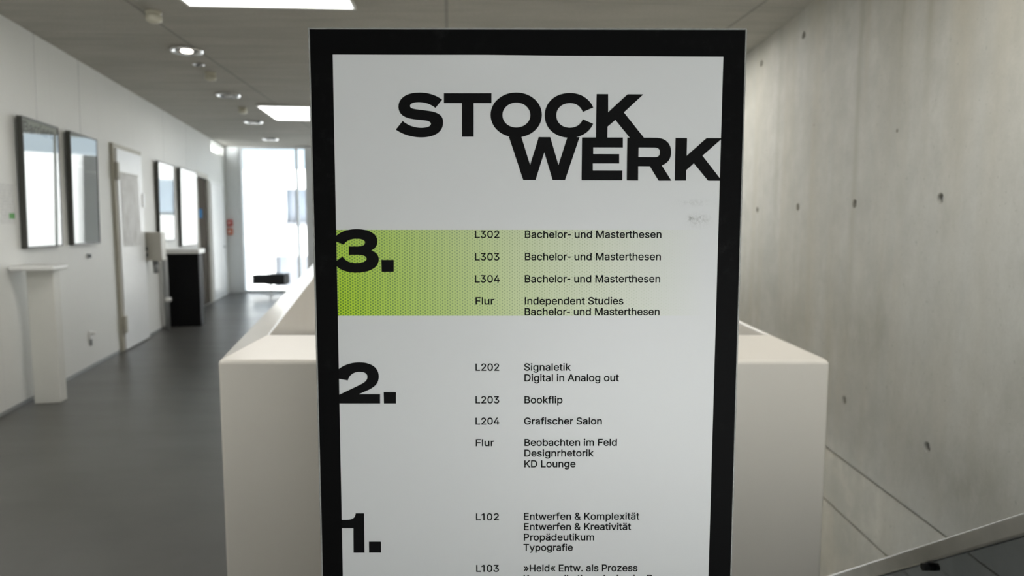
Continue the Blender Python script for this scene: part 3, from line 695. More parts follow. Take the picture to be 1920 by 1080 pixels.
# ---- small lettering
GLY = json.loads('''{"&":[448,[[221,-7,197,-7,163,-7,135,-1,110,12,86,24,67,41,54,62,41,83,34,107,34,133,34,155,39,174,47,189,56,205,69,220,85,235,101,249,119,263,140,279,166,298,191,316,216,335,223,340,230,346,237,352,244,359,250,366,255,375,259,384,262,394,262,405,262,421,256,434,245,445,235,456,220,461,201,461,189,461,178,458,168,453,158,448,151,441,145,431,140,422,137,411,137,399,137,386,140,374,145,363,151,352,159,340,169,327,179,315,190,300,204,284,282,189,360,95,438,0,413,0,389,0,364,0,300,77,236,154,171,231,152,255,135,275,121,293,107,310,95,327,87,344,79,361,75,379,75,398,75,421,81,441,91,458,101,475,116,489,134,499,153,509,175,513,200,513,225,513,247,509,266,499,284,489,298,476,308,459,319,443,324,424,324,404,324,389,321,375,315,362,309,348,302,336,291,325,281,314,269,303,256,293,222,268,188,243,154,217,133,202,119,188,110,174,101,161,97,147,97,131,97,115,101,100,109,87,117,75,129,65,143,57,158,50,174,46,193,46,213,46,233,51,251,59,270,68,286,80,301,95,316,111,328,130,336,151,345,173,349,197,349,224,368,224,388,224,408,224,408,192,404,165,397,144,389,122,381,105,371,92,361,79,352,69,345,62,341,57,337,52,333,47,316,29,296,16,271,7,246,-2]]],"-":[270,[[103,188,38,188,38,207,38,225,38,244,103,244,167,244,232,244,232,225,232,207,232,188,167,188]]],".":[188,[[108,-4,95,-4,83,-4,72,0,63,9,54,18,50,28,50,41,50,54,54,65,63,73,72,82,83,87,95,87,108,87,119,82,128,73,137,65,141,54,141,41,141,28,137,18,128,9,119,0]]],"0":[453,[[264,-7,227,-7,189,-7,157,3,130,24,103,45,83,74,69,113,55,152,48,199,48,254,48,309,55,356,69,395,83,434,104,464,130,484,157,505,189,516,227,516,264,516,296,505,323,484,350,464,370,434,384,395,398,356,405,309,405,254,405,199,398,152,384,113,370,74,350,45,323,24,297,3],[202,50,227,50,252,50,273,58,290,74,308,90,321,113,330,144,339,174,344,211,344,254,344,297,339,334,330,365,321,395,308,419,290,435,273,451,252,460,227,460,202,460,180,451,163,435,146,419,132,395,123,365,114,334,109,297,109,254,109,211,114,174,123,144,132,113,146,90,163,74,180,58]]],"1":[330,[[190,509,216,509,216,339,216,170,216,0,195,0,173,0,152,0,152,149,152,299,152,448,151,448,150,448,149,448,108,418,67,388,26,358,26,381,26,404,26,427,63,454,101,482,138,509,164,509]]],"2":[453,[[172,0,64,0,64,16,64,32,64,47,121,108,177,168,234,229,254,249,270,267,282,282,295,298,304,313,311,327,317,341,320,356,320,371,320,390,316,405,308,419,299,432,288,442,273,449,259,456,242,460,224,460,204,460,187,456,172,447,158,439,147,428,139,413,131,399,127,382,127,362,107,362,86,362,66,362,66,392,72,419,86,442,100,465,119,483,143,496,167,509,194,516,225,516,255,516,282,509,306,497,329,484,348,467,361,445,374,424,381,399,381,372,381,354,378,335,371,318,364,300,353,280,336,259,319,237,296,211,267,180,229,140,191,100,153,60,153,59,153,58,153,57,231,57,310,57,389,57,389,38,389,19,389,0,281,0]]],"3":[453,[[252,-7,218,-7,187,-7,158,-1,133,10,107,21,86,37,70,57,54,78,46,103,44,132,66,132,87,132,109,132,111,114,117,99,126,87,136,75,149,65,165,59,181,53,199,50,219,50,239,50,258,53,275,61,292,68,305,79,315,93,324,107,329,124,329,145,329,163,325,181,316,196,307,212,293,224,275,234,256,243,231,248,201,248,186,248,172,248,157,248,157,265,157,282,157,299,200,349,244,399,288,448,288,450,288,451,288,452,215,452,142,452,70,452,70,471,70,490,70,509,171,509,272,509,372,509,372,493,372,477,372,461,319,400,265,339,211,278,211,282,211,285,211,289,249,293,281,288,308,276,335,263,356,246,371,222,386,199,393,173,393,145,393,115,385,89,370,66,355,43,335,25,309,12,282,0]]],"4":[453,[[164,105,40,105,40,123,40,141,40,158,109,275,178,392,247,509,268,509,289,509,311,509,243,394,176,280,109,166,109,165,109,164,109,163,210,163,312,163,413,163,413,144,413,125,413,105,289,105],[302,0,282,0,282,40,282,81,282,121,282,130,282,138,282,146,282,203,282,260,282,318,302,318,322,318,343,318,343,212,343,106,343,0,322,0]]],"A":[480,[[39,0,16,0,78,170,140,339,201,509,226,509,251,509,276,509,338,339,401,170,463,0,440,0,418,0,395,0,359,101,323,202,287,302,281,321,273,344,264,372,255,400,245,435,232,478,236,478,241,478,245,478,233,435,222,399,213,371,204,343,196,320,191,302,155,202,120,101,85,0,62,0],[197,142,110,142,110,161,110,180,110,199,197,199,283,199,370,199,370,180,370,161,370,142,283,142]]],"B":[456,[[122,0,60,0,60,170,60,339,60,509,120,509,181,509,241,509,276,509,306,503,329,491,352,479,369,462,381,442,392,422,398,399,398,374,398,352,394,334,387,320,379,306,369,294,356,286,344,277,330,271,315,267,315,265,315,264,315,262,331,261,347,255,363,245,379,235,392,221,402,203,413,185,418,163,418,136,418,111,412,87,400,67,388,46,370,30,344,18,319,6,287,0,247,0,184,0],[125,115,125,57,165,57,205,57,245,57,284,57,313,65,330,80,347,95,355,114,355,137,355,154,351,170,342,184,334,198,321,209,306,218,290,227,271,231,248,231,207,231,166,231,125,231,125,173],[125,341,125,285,162,285,200,285,238,285,257,285,273,289,288,296,303,303,315,313,323,326,332,339,336,355,336,372,336,395,328,414,313,429,297,444,273,452,240,452,202,452,163,452,125,452,125,396]]],"D":[502,[[271,0,219,0,178,0,137,0,96,0,96,19,96,38,96,57,136,57,175,57,215,57,256,57,291,65,318,81,345,97,366,119,379,149,392,179,399,214,399,255,399,296,392,331,379,361,366,390,346,412,320,428,293,444,260,452,221,452,178,452,136,452,93,452,93,471,93,490,93,509,137,509,181,509,225,509,275,509,317,499,353,478,388,458,415,429,433,391,452,353,462,308,462,255,462,202,452,157,433,119,414,81,387,51,351,31,314,10],[103,509,125,509,125,339,125,170,125,0,103,0,82,0,60,0,60,170,60,339,60,509,82,509]]],"E":[419,[[165,0,60,0,60,170,60,339,60,509,164,509,268,509,372,509,372,490,372,471,372,452,290,452,207,452,125,452,125,396,125,341,125,286,202,286,278,286,355,286,355,267,355,248,355,229,278,229,202,229,125,229,125,172,125,114,125,57,208,57,292,57,375,57,375,38,375,19,375,0,270,0]]],"F":[410,[[82,0,60,0,60,170,60,339,60,509,163,509,266,509,369,509,369,490,369,471,369,452,288,452,206,452,125,452,125,394,125,336,125,278,198,278,272,278,346,278,346,259,346,240,346,221,272,221,198,221,125,221,125,147,125,74,125,0,103,0]]],"G":[520,[[309,-7,269,-7,223,-7,184,4,149,25,115,46,88,77,69,116,50,155,40,201,40,254,40,308,50,354,69,393,88,432,115,462,149,484,183,505,221,516,265,516,292,516,317,512,340,504,364,496,385,484,403,469,422,454,437,437,449,416,461,396,470,373,474,349,452,349,430,349,408,349,403,365,396,380,387,393,379,406,368,417,356,427,344,436,330,444,315,448,300,453,283,456,265,456,235,456,208,448,183,432,159,417,139,394,125,364,111,334,103,297,103,254,103,211,111,175,125,145,140,115,159,92,184,76,209,61,237,53,269,53,297,53,323,59,345,71,367,83,384,101,396,123,409,146,415,172,415,202,421,201,428,200,434,199,384,199,333,199,283,199,283,218,283,237,283,256,348,256,413,256,478,256,478,237,478,219,478,200,478,158,469,122,451,91,433,60,408,36,377,19,345,2]]],"H":[517,[[82,0,60,0,60,170,60,339,60,509,82,509,103,509,125,509,125,435,125,362,125,289,214,289,303,289,392,289,392,362,392,435,392,509,414,509,435,509,457,509,457,339,457,170,457,0,435,0,414,0,392,0,392,77,392,155,392,232,303,232,214,232,125,232,125,155,125,77,125,0,103,0]]],"I":[188,[[83,0,62,0,62,170,62,339,62,509,83,509,105,509,126,509,126,339,126,170,126,0,105,0]]],"K":[467,[[146,189,104,145,104,169,104,193,104,216,116,232,128,247,139,261,151,275,162,290,174,303,187,317,199,331,212,344,262,399,313,454,364,509,392,509,420,509,448,509,376,431,304,353,231,276,230,276,229,276,228,276,187,233],[82,0,60,0,60,170,60,339,60,509,82,509,103,509,125,509,125,451,125,392,125,334,124,298,124,261,124,225,124,214,124,204,125,193,125,129,125,64,125,0,103,0],[398,0,372,0,311,86,249,173,188,259,201,276,215,293,228,309,302,206,375,103,449,0,423,0]]],"L":[393,[[160,0,60,0,60,170,60,339,60,509,82,509,103,509,125,509,125,358,125,208,125,57,203,57,282,57,361,57,361,38,361,19,361,0,261,0]]],"M":[628,[[81,0,60,0,60,170,60,339,60,509,91,509,121,509,152,509,193,402,235,294,277,187,280,180,284,170,287,159,291,148,295,136,299,123,303,110,307,97,311,84,315,71,319,59,322,49,317,49,312,49,307,49,310,59,314,70,318,83,322,95,326,108,330,121,334,134,338,147,342,158,346,170,349,179,352,187,394,294,435,402,476,509,507,509,537,509,568,509,568,339,568,170,568,0,547,0,525,0,504,0,504,97,504,194,504,291,504,302,504,314,504,327,505,340,505,354,505,369,505,383,506,398,506,413,506,428,507,443,507,457,509,457,511,457,513,457,508,441,503,426,498,409,492,393,487,378,482,363,477,348,472,334,467,322,463,309,459,299,456,291,418,194,380,97,342,0,323,0,305,0,286,0,248,97,209,194,170,291,167,299,163,309,159,321,155,333,150,346,145,361,140,376,135,391,129,408,124,424,118,441,112,457,114,457,117,457,119,457,119,444,120,431,120,416,120,401,121,387,121,372,121,357,121,342,122,328,122,315,122,302,122,291,122,194,122,97,122,0,101,0]]],"P":[445,[[82,0,60,0,60,170,60,339,60,509,118,509,177,509,235,509,274,509,307,502,332,487,358,473,377,454,390,430,402,405,409,378,409,348,409,317,402,290,390,265,377,241,358,222,332,207,307,193,274,186,235,186,193,186,151,186,109,186,109,205,109,224,109,242,150,242,191,242,233,242,259,242,281,247,297,256,313,265,325,278,333,294,341,310,344,328,344,348,344,368,341,386,333,402,325,417,313,430,297,439,280,448,259,452,232,452,196,452,160,452,125,452,125,301,125,151,125,0,103,0]]],"R":[449,[[82,0,60,0,60,170,60,339,60,509,119,509,177,509,236,509,275,509,307,502,333,489,359,475,378,457,390,433,403,410,409,382,409,352,409,321,403,295,390,271,378,248,359,230,333,217,307,204,275,198,236,198,189,198,143,198,96,198,96,217,96,236,96,255,142,255,188,255,234,255,260,255,281,259,298,267,314,275,326,286,334,300,341,315,345,332,345,352,345,372,341,390,334,405,326,420,314,431,298,440,281,448,259,452,233,452,197,452,161,452,125,452,125,301,125,151,125,0,103,0],[378,0,353,0,312,76,271,153,230,229,254,229,279,229,303,229,344,153,386,76,428,0,403,0]]],"S":[447,[[263,-9,224,-9,187,-9,155,-3,128,9,100,21,79,38,64,60,49,82,40,107,38,137,60,137,82,137,104,137,106,117,112,101,123,88,134,75,149,65,166,59,184,52,203,49,224,49,247,49,268,53,286,60,304,68,319,78,329,92,340,105,346,121,346,139,346,155,341,169,332,179,323,189,311,198,296,205,281,211,264,217,245,222,224,228,204,234,184,239,142,251,109,268,86,289,63,311,52,339,52,372,52,401,60,426,75,448,90,469,111,486,138,498,164,510,194,516,227,516,261,516,290,510,316,498,342,486,362,469,377,449,392,428,400,404,401,378,380,378,358,378,337,378,335,403,323,423,302,437,281,451,256,459,225,459,203,459,184,455,167,448,151,441,138,431,129,418,120,406,115,391,115,376,115,358,120,344,131,334,142,323,154,314,169,308,184,302,199,297,212,293,230,289,247,284,264,279,279,275,295,270,312,264,328,257,344,248,359,238,373,227,385,214,395,198,404,181,408,162,408,139,408,111,401,86,386,64,372,41,351,24,323,11,296,-2]]],"T":[449,[[85,452,32,452,32,471,32,490,32,509,160,509,288,509,417,509,417,490,417,471,417,452,363,452,310,452,257,452,257,301,257,151,257,0,235,0,214,0,193,0,193,151,193,301,193,452,139,452]]],"a":[389,[[182,-9,160,-9,136,-9,114,-4,94,5,75,14,59,27,48,45,36,62,30,83,30,108,30,130,35,147,43,161,52,175,63,185,78,193,92,201,108,207,125,211,143,215,160,218,178,220,201,223,219,225,234,227,248,228,258,231,265,235,272,239,276,245,276,255,276,255,276,256,276,257,276,272,273,286,267,297,261,308,252,316,240,322,228,328,213,331,196,331,178,331,162,328,149,322,136,317,126,309,118,301,110,292,104,283,100,274,80,280,61,285,41,291,50,314,62,332,79,346,95,360,113,369,133,375,153,381,173,384,194,384,208,384,223,383,239,379,255,376,271,370,286,360,301,351,313,338,322,320,332,303,337,280,337,251,337,168,337,84,337,0,317,0,297,0,277,0,277,17,277,35,277,52,275,52,274,52,272,52,268,43,261,34,252,25,243,15,230,7,215,1,200,-5],[155,45,170,45,193,45,212,50,228,59,243,68,255,79,263,93,271,107,276,122,276,138,276,155,276,173,276,190,273,187,268,184,259,182,251,180,242,178,231,176,221,174,210,172,200,171,190,170,182,169,175,168,161,166,147,163,134,159,121,154,111,148,103,139,96,131,92,119,92,105,92,92,95,81,102,72,109,63,118,57,130,52,142,48]]],"b":[424,[[261,-8,229,-8,206,-8,187,-4,172,4,158,12,146,21,138,31,129,42,123,51,118,59,116,59,114,59,112,59,112,39,112,20,112,0,92,0,72,0,53,0,53,170,53,339,53,509,73,509,93,509,114,509,114,446,114,382,114,319,115,319,117,319,118,319,123,327,129,336,137,346,145,356,157,365,171,373,186,381,205,384,229,384,261,384,289,376,313,361,337,345,356,322,370,293,383,263,390,229,390,189,390,149,383,114,370,84,356,55,337,32,313,16,289,0],[197,47,220,47,244,47,263,53,279,66,295,78,308,95,316,117,324,138,328,162,328,189,328,216,324,240,316,261,308,282,296,299,280,311,264,324,244,330,220,330,197,330,177,324,161,312,145,300,133,284,125,263,117,242,113,217,113,189,113,161,117,136,125,115,133,94,146,77,162,65,178,53]]],"c":[396,[[226,-8,207,-8,173,-8,143,0,117,16,91,33,71,56,56,85,41,114,34,149,34,187,34,227,41,262,56,291,71,321,91,343,117,360,143,376,173,384,207,384,226,384,243,382,260,377,276,372,292,365,305,356,319,347,330,335,340,322,350,309,357,294,362,277,342,272,322,267,303,262,300,272,296,281,290,289,285,297,278,305,270,311,262,317,253,322,242,325,232,328,220,330,207,330,182,330,161,323,145,310,129,297,116,280,108,258,100,237,96,213,96,187,96,162,100,139,108,117,116,96,129,79,145,66,161,53,182,46,207,46,220,46,232,48,243,52,253,55,263,60,271,66,279,72,286,80,292,89,297,97,301,107,304,117,324,112,343,107,363,102,358,85,351,70,341,56,332,43,320,31,306,21,293,12,277,4,261,-1,244,-6]]],"d":[424,[[219,-8,195,-8,164,-8,136,0,111,16,87,32,68,55,55,84,41,114,34,149,34,189,34,229,41,263,55,293,69,322,88,345,112,361,136,376,164,384,196,384,219,384,238,381,253,373,268,365,279,356,287,346,296,336,302,327,306,319,308,319,309,319,311,319,311,382,311,446,311,509,331,509,351,509,372,509,372,339,372,170,372,0,352,0,332,0,313,0,313,20,313,39,313,59,311,59,309,59,307,59,302,51,295,42,287,31,278,21,267,12,252,4,238,-4],[181,47,205,47,227,47,247,53,263,65,279,77,291,94,299,115,308,136,312,161,312,189,312,217,308,242,300,263,292,284,279,300,263,312,247,324,228,330,205,330,181,330,161,324,145,311,129,299,116,282,108,261,100,240,96,216,96,189,96,162,100,138,109,117,117,95,129,78,145,66,161,53]]],"e":[404,[[238,-8,212,-8,175,-8,143,0,117,16,90,33,70,56,56,85,41,114,34,148,34,187,34,226,41,260,55,290,69,319,89,343,115,359,141,376,171,384,205,384,226,384,246,381,266,374,285,367,303,356,319,341,335,326,348,306,357,282,366,258,371,228,371,194,371,186,371,178,371,169,272,169,174,169,75,169,75,187,75,204,75,221,163,221,250,221,338,221,329,215,319,208,310,202,310,227,306,249,298,269,290,288,278,303,263,314,247,325,228,330,205,330,182,330,163,325,146,313,130,302,118,288,109,270,100,251,96,232,96,211,96,200,96,189,96,178,96,150,101,126,110,106,120,87,134,72,151,61,168,51,189,46,212,46,228,46,241,48,254,53,266,57,277,64,285,73,294,82,301,93,306,105,325,101,345,96,365,91,359,71,349,54,335,39,321,24,303,13,283,4,262,-4]]],"f":[254,[[154,379,228,379,228,362,228,344,228,327,154,327,80,327,6,327,6,344,6,362,6,379,80,379],[101,0,81,0,81,144,81,288,81,432,81,453,86,471,96,486,106,500,119,511,135,519,152,526,169,530,187,530,201,530,213,529,222,527,232,525,238,523,243,521,238,503,233,486,227,468,224,470,220,471,215,472,210,473,203,474,195,474,176,474,163,469,154,460,146,451,142,437,142,419,142,279,142,140,142,0,121,0]]],"g":[425,[[238,-151,207,-151,179,-151,155,-147,134,-140,113,-132,96,-123,82,-110,69,-98,58,-84,51,-69,67,-60,84,-50,101,-41,107,-49,113,-57,122,-66,130,-75,141,-82,154,-88,168,-94,186,-97,207,-97,238,-97,263,-90,282,-75,302,-60,311,-37,311,-6,311,19,311,44,311,68,310,68,308,68,306,68,301,60,295,51,287,41,278,32,267,23,252,16,238,8,219,5,195,5,164,5,137,12,113,27,88,41,69,62,55,90,41,118,34,152,34,191,34,230,41,264,55,293,69,322,88,345,112,361,137,376,165,384,196,384,220,384,239,381,253,373,268,365,280,356,288,346,297,336,303,327,308,319,309,319,311,319,313,319,313,339,313,359,313,379,333,379,353,379,372,379,372,250,372,121,372,-9,372,-42,365,-69,350,-90,335,-111,316,-126,291,-136,266,-146],[181,59,205,59,228,59,248,64,264,75,280,86,292,101,300,121,308,141,312,165,312,193,312,220,308,243,300,264,292,284,280,301,264,312,248,324,228,330,205,330,181,330,161,324,145,312,129,299,117,283,109,262,100,242,96,219,96,193,96,166,100,143,109,123,117,103,129,87,145,76,162,65]]],"h":[410,[[114,249,114,227,114,151,114,76,114,0,93,0,73,0,53,0,53,170,53,339,53,509,73,509,93,509,114,509,114,435,114,361,114,287,110,287,106,287,102,287,114,322,131,347,152,362,174,377,199,384,227,384,253,384,276,379,295,369,315,358,330,342,341,321,352,299,357,273,357,240,357,160,357,80,357,0,337,0,316,0,296,0,296,78,296,157,296,235,296,265,288,288,273,304,258,321,237,329,210,329,192,329,175,325,161,317,146,309,135,298,126,283,118,267]]],"i":[167,[[73,0,53,0,53,126,53,253,53,379,73,379,93,379,114,379,114,253,114,126,114,0,93,0],[95,443,84,443,72,443,62,447,54,455,45,462,41,472,41,483,41,494,45,504,54,512,62,520,72,524,84,524,95,524,106,520,114,512,122,504,126,494,126,483,126,472,122,462,114,455,106,447]]],"k":[381,[[132,158,110,137,110,162,110,187,110,212,113,212,117,212,121,212,175,268,230,323,284,379,310,379,335,379,360,379,301,319,243,259,184,199,182,199,179,199,177,199,155,178],[73,0,53,0,53,170,53,339,53,509,73,509,93,509,114,509,114,339,114,170,114,0,93,0],[320,0,294,0,245,62,197,124,148,186,162,200,177,214,191,229,252,152,312,76,372,0,346,0]]],"l":[167,[[73,0,53,0,53,170,53,339,53,509,73,509,94,509,114,509,114,339,114,170,114,0,94,0]]],"m":[610,[[73,0,53,0,53,126,53,253,53,379,72,379,92,379,112,379,112,351,112,323,112,295,111,295,109,295,108,295,113,316,121,332,132,346,144,359,157,369,172,376,187,383,203,386,219,386,247,386,270,378,287,361,305,344,316,322,321,295,318,295,315,295,312,295,317,313,325,329,337,343,349,357,364,367,381,375,398,382,416,386,437,386,459,386,479,381,497,372,515,362,530,348,541,328,551,309,557,285,557,255,557,170,557,85,557,0,536,0,516,0,496,0,496,85,496,169,496,254,496,281,488,301,473,313,457,325,439,330,419,330,402,330,387,327,374,320,362,313,352,303,345,290,339,278,335,263,335,247,335,165,335,82,335,0,315,0,295,0,274,0,274,87,274,173,274,260,274,281,267,298,253,311,239,324,221,330,199,330,185,330,171,327,158,320,144,313,134,303,126,289,118,276,114,258,114,238,114,159,114,79,114,0,93,0]]],"n":[410,[[114,249,114,227,114,151,114,76,114,0,93,0,73,0,53,0,53,126,53,253,53,379,72,379,92,379,112,379,112,349,112,318,112,287,109,287,106,287,102,287,114,322,131,347,152,362,174,377,199,384,227,384,253,384,276,379,295,369,314,358,330,342,341,321,352,299,357,273,357,240,357,160,357,80,357,0,337,0,316,0,296,0,296,78,296,157,296,235,296,265,288,288,273,304,258,321,237,329,210,329,192,329,175,325,161,317,146,309,135,298,126,283,118,267]]],"o":[415,[[242,-8,207,-8,173,-8,143,0,117,16,91,33,71,56,56,85,41,114,34,149,34,187,34,227,41,262,56,291,71,321,91,343,117,360,143,376,173,384,207,384,242,384,273,376,299,360,325,343,345,321,359,291,374,262,381,227,381,187,381,149,374,114,359,85,345,56,325,33,299,16,273,0],[182,46,207,46,233,46,254,53,270,66,287,79,299,96,307,117,315,139,319,162,319,187,319,213,315,236,307,258,299,280,287,297,270,310,254,323,233,330,207,330,182,330,161,323,145,310,129,297,116,280,108,258,100,237,96,213,96,187,96,162,100,139,108,117,116,96,129,79,145,66,161,53]]],"p":[424,[[73,-143,53,-143,53,31,53,205,53,379,72,379,92,379,112,379,112,359,112,339,112,319,114,319,116,319,118,319,123,327,129,336,137,346,145,356,157,365,171,373,186,381,205,384,229,384,261,384,289,376,313,361,337,345,356,322,370,293,383,263,390,229,390,189,390,149,383,114,370,84,356,55,337,32,313,16,289,0,261,-8,229,-8,206,-8,187,-4,173,4,158,12,146,21,138,31,130,42,123,51,118,59,117,59,115,59,114,59,114,-8,114,-76,114,-143,93,-143],[197,47,220,47,244,47,263,53,279,66,295,78,308,95,316,117,324,138,328,162,328,189,328,216,324,240,316,261,308,282,296,299,280,311,264,324,244,330,220,330,197,330,177,324,161,312,145,300,133,284,125,263,117,242,113,217,113,189,113,161,117,136,125,115,133,94,146,77,162,65,178,53]]],"r":[259,[[73,0,53,0,53,126,53,253,53,379,72,379,92,379,112,379,112,360,112,340,112,321,113,321,114,321,115,321,122,340,135,355,152,367,170,379,190,385,213,385,218,385,223,385,229,384,235,384,240,384,243,384,243,363,243,343,243,322,242,323,237,323,230,324,223,325,215,326,207,326,189,326,173,322,159,315,145,307,134,297,126,284,118,270,114,255,114,237,114,158,114,79,114,0,93,0]]],"s":[365,[[211,-8,182,-8,156,-8,133,-4,112,3,92,11,75,23,62,38,49,53,40,72,36,94,55,98,74,102,94,107,99,86,109,70,124,60,139,50,158,45,181,45,208,45,229,51,244,62,260,74,268,87,268,103,268,116,263,127,254,136,245,144,231,151,212,155,191,160,170,165,149,170,115,178,89,191,72,208,55,225,47,247,47,274,47,296,53,315,65,332,77,348,94,361,115,370,136,380,160,384,187,384,213,384,235,380,254,372,272,365,287,353,299,339,310,325,319,309,324,290,305,286,287,281,268,277,263,292,255,304,243,316,230,327,212,333,187,333,165,333,146,327,131,317,116,306,109,293,109,277,109,263,114,252,124,243,134,235,150,228,172,223,191,218,210,214,229,209,264,201,290,188,306,171,323,154,331,133,331,107,331,84,325,64,312,47,300,30,282,16,260,6,237,-3]]],"t":[227,[[138,379,204,379,204,362,204,344,204,327,138,327,72,327,6,327,6,344,6,362,6,379,72,379],[65,345,65,471,85,471,106,471,126,471,126,347,126,222,126,98,126,81,129,69,136,61,143,54,154,50,170,50,174,50,179,50,185,51,191,52,197,53,202,54,206,36,209,19,213,2,207,0,200,-2,192,-3,184,-4,176,-4,168,-4,136,-4,110,4,92,21,74,38,65,62,65,93,65,219]]],"u":[410,[[211,-5,182,-5,157,-5,134,0,115,11,95,21,80,37,69,59,58,80,53,107,53,139,53,219,53,299,53,379,73,379,93,379,114,379,114,301,114,222,114,144,114,114,121,91,137,75,152,58,173,50,200,50,218,50,235,54,249,62,264,70,275,81,283,97,292,112,296,131,296,153,296,228,296,304,296,379,316,379,337,379,357,379,357,253,357,126,357,0,337,0,318,0,298,0,298,31,298,61,298,92,301,92,304,92,307,92,295,57,279,32,257,17,235,2]]],"v":[389,[[184,0,163,0,114,126,66,253,17,379,40,379,62,379,84,379,111,305,138,230,165,155,174,132,181,110,187,87,193,64,199,42,206,21,198,21,191,21,184,21,191,42,197,64,203,87,209,110,216,132,224,155,251,230,278,305,305,379,327,379,349,379,371,379,323,253,275,126,226,0,205,0]]],"w":[567,[[158,0,138,0,99,126,61,253,23,379,44,379,66,379,87,379,103,324,118,269,133,214,140,191,147,165,154,137,161,108,168,76,175,41,172,41,168,41,165,41,172,75,179,106,186,135,193,163,199,190,206,214,221,269,237,324,252,379,273,379,295,379,316,379,332,324,347,269,362,214,368,190,375,164,382,136,388,107,395,76,402,41,399,41,395,41,391,41,399,75,406,107,413,135,420,164,427,190,434,214,449,269,465,324,480,379,502,379,523,379,545,379,506,253,468,126,429,0,409,0,389,0,368,0,352,57,335,114,319,172,314,189,309,207,305,225,300,243,295,261,291,280,286,299,281,318,277,338,281,338,286,338,291,338,286,319,281,299,277,280,272,261,267,243,263,225,258,206,253,189,248,172,231,114,215,57,199,0,178,0]]],"x":[379,[[44,0,21,0,71,73,121,145,171,218,171,202,171,187,171,171,124,240,76,310,29,379,52,379,76,379,100,379,116,355,132,330,147,306,160,287,170,270,179,253,188,237,198,221,207,206,197,206,186,206,175,206,185,221,194,237,202,253,211,270,221,287,233,306,249,330,266,355,282,379,305,379,328,379,352,379,304,309,256,239,209,169,209,184,209,199,209,214,258,143,308,71,358,0,334,0,310,0,287,0,268,28,249,57,231,85,219,103,209,120,200,136,191,152,182,167,173,182,183,182,194,182,205,182,195,167,186,152,178,136,170,120,160,103,148,85,129,57,110,28,91,0,68,0]]],"y":[389,[[51,-140,47,-139,52,-121,57,-103,61,-86,65,-86,68,-87,71,-87,83,-90,94,-91,104,-89,114,-87,122,-82,130,-74,138,-66,145,-53,151,-36,155,-24,159,-13,163,-1,114,126,66,252,17,379,40,379,62,379,84,379,111,305,138,230,165,155,174,132,181,109,187,87,193,64,199,42,206,21,198,21,191,21,184,21,190,42,196,64,202,87,209,110,216,132,224,155,251,230,278,305,305,379,327,379,349,379,371,379,316,234,260,88,204,-58,196,-78,187,-94,177,-107,166,-120,153,-129,139,-136,125,-142,109,-145,91,-145,81,-145,72,-144,65,-143,57,-142]]],"z":[380,[[141,0,42,0,42,15,42,30,42,46,112,137,183,228,254,320,254,321,254,322,254,323,185,323,117,323,48,323,48,342,48,361,48,379,143,379,238,379,333,379,333,363,333,347,333,331,264,241,195,150,126,60,126,59,126,58,126,56,197,56,268,56,339,56,339,38,339,19,339,0,240,0]]],"«":[403,[[192,49,168,49,123,102,78,156,33,209,78,262,123,316,168,369,192,369,215,369,238,369,194,316,149,262,105,209,149,156,194,102,238,49,215,49],[330,49,307,49,262,102,217,156,171,209,217,262,262,316,307,369,330,369,354,369,377,369,332,316,288,262,243,209,288,156,332,102,377,49,354,49]]],"»":[403,[[49,49,26,49,70,102,115,156,159,209,115,262,70,316,26,369,49,369,72,369,96,369,141,316,186,262,231,209,186,156,141,102,96,49,72,49],[188,49,165,49,209,102,253,156,298,209,253,262,209,316,165,369,188,369,211,369,234,369,280,316,325,262,370,209,325,156,280,102,234,49,211,49]]],"ä":[389,[[182,-9,160,-9,136,-9,114,-4,94,5,75,14,59,27,48,45,36,62,30,83,30,108,30,130,35,147,43,161,52,175,63,185,78,193,92,201,108,207,125,211,143,215,160,218,178,220,201,223,219,225,234,227,248,228,258,231,265,235,272,239,276,245,276,255,276,255,276,256,276,257,276,272,273,286,267,297,261,308,252,316,240,322,228,328,213,331,196,331,178,331,162,328,149,322,136,317,126,309,118,301,110,292,104,283,100,274,80,280,61,285,41,291,50,314,62,332,79,346,95,360,113,369,133,375,153,381,173,384,194,384,208,384,223,383,239,379,255,376,271,370,286,360,301,351,313,338,322,320,332,303,337,280,337,251,337,168,337,84,337,0,317,0,297,0,277,0,277,17,277,35,277,52,275,52,274,52,272,52,268,43,261,34,252,25,243,15,230,7,215,1,200,-5],[155,45,170,45,193,45,212,50,228,59,243,68,255,79,263,93,271,107,276,122,276,138,276,155,276,173,276,190,273,187,268,184,259,182,251,180,242,178,231,176,221,174,210,172,200,171,190,170,182,169,175,168,161,166,147,163,134,159,121,154,111,148,103,139,96,131,92,119,92,105,92,92,95,81,102,72,109,63,118,57,130,52,142,48],[272,443,261,443,250,443,240,447,233,455,225,462,221,472,221,483,221,494,225,504,233,512,240,519,250,523,261,523,272,523,282,519,290,512,298,504,301,494,301,483,301,472,298,462,290,455,282,447],[129,443,117,443,106,443,97,447,89,455,81,462,77,472,77,483,77,494,81,504,89,512,97,519,106,523,117,523,129,523,138,519,146,512,154,504,158,494,158,483,158,472,154,462,146,455,138,447]]]," ":[188,[]]}''')
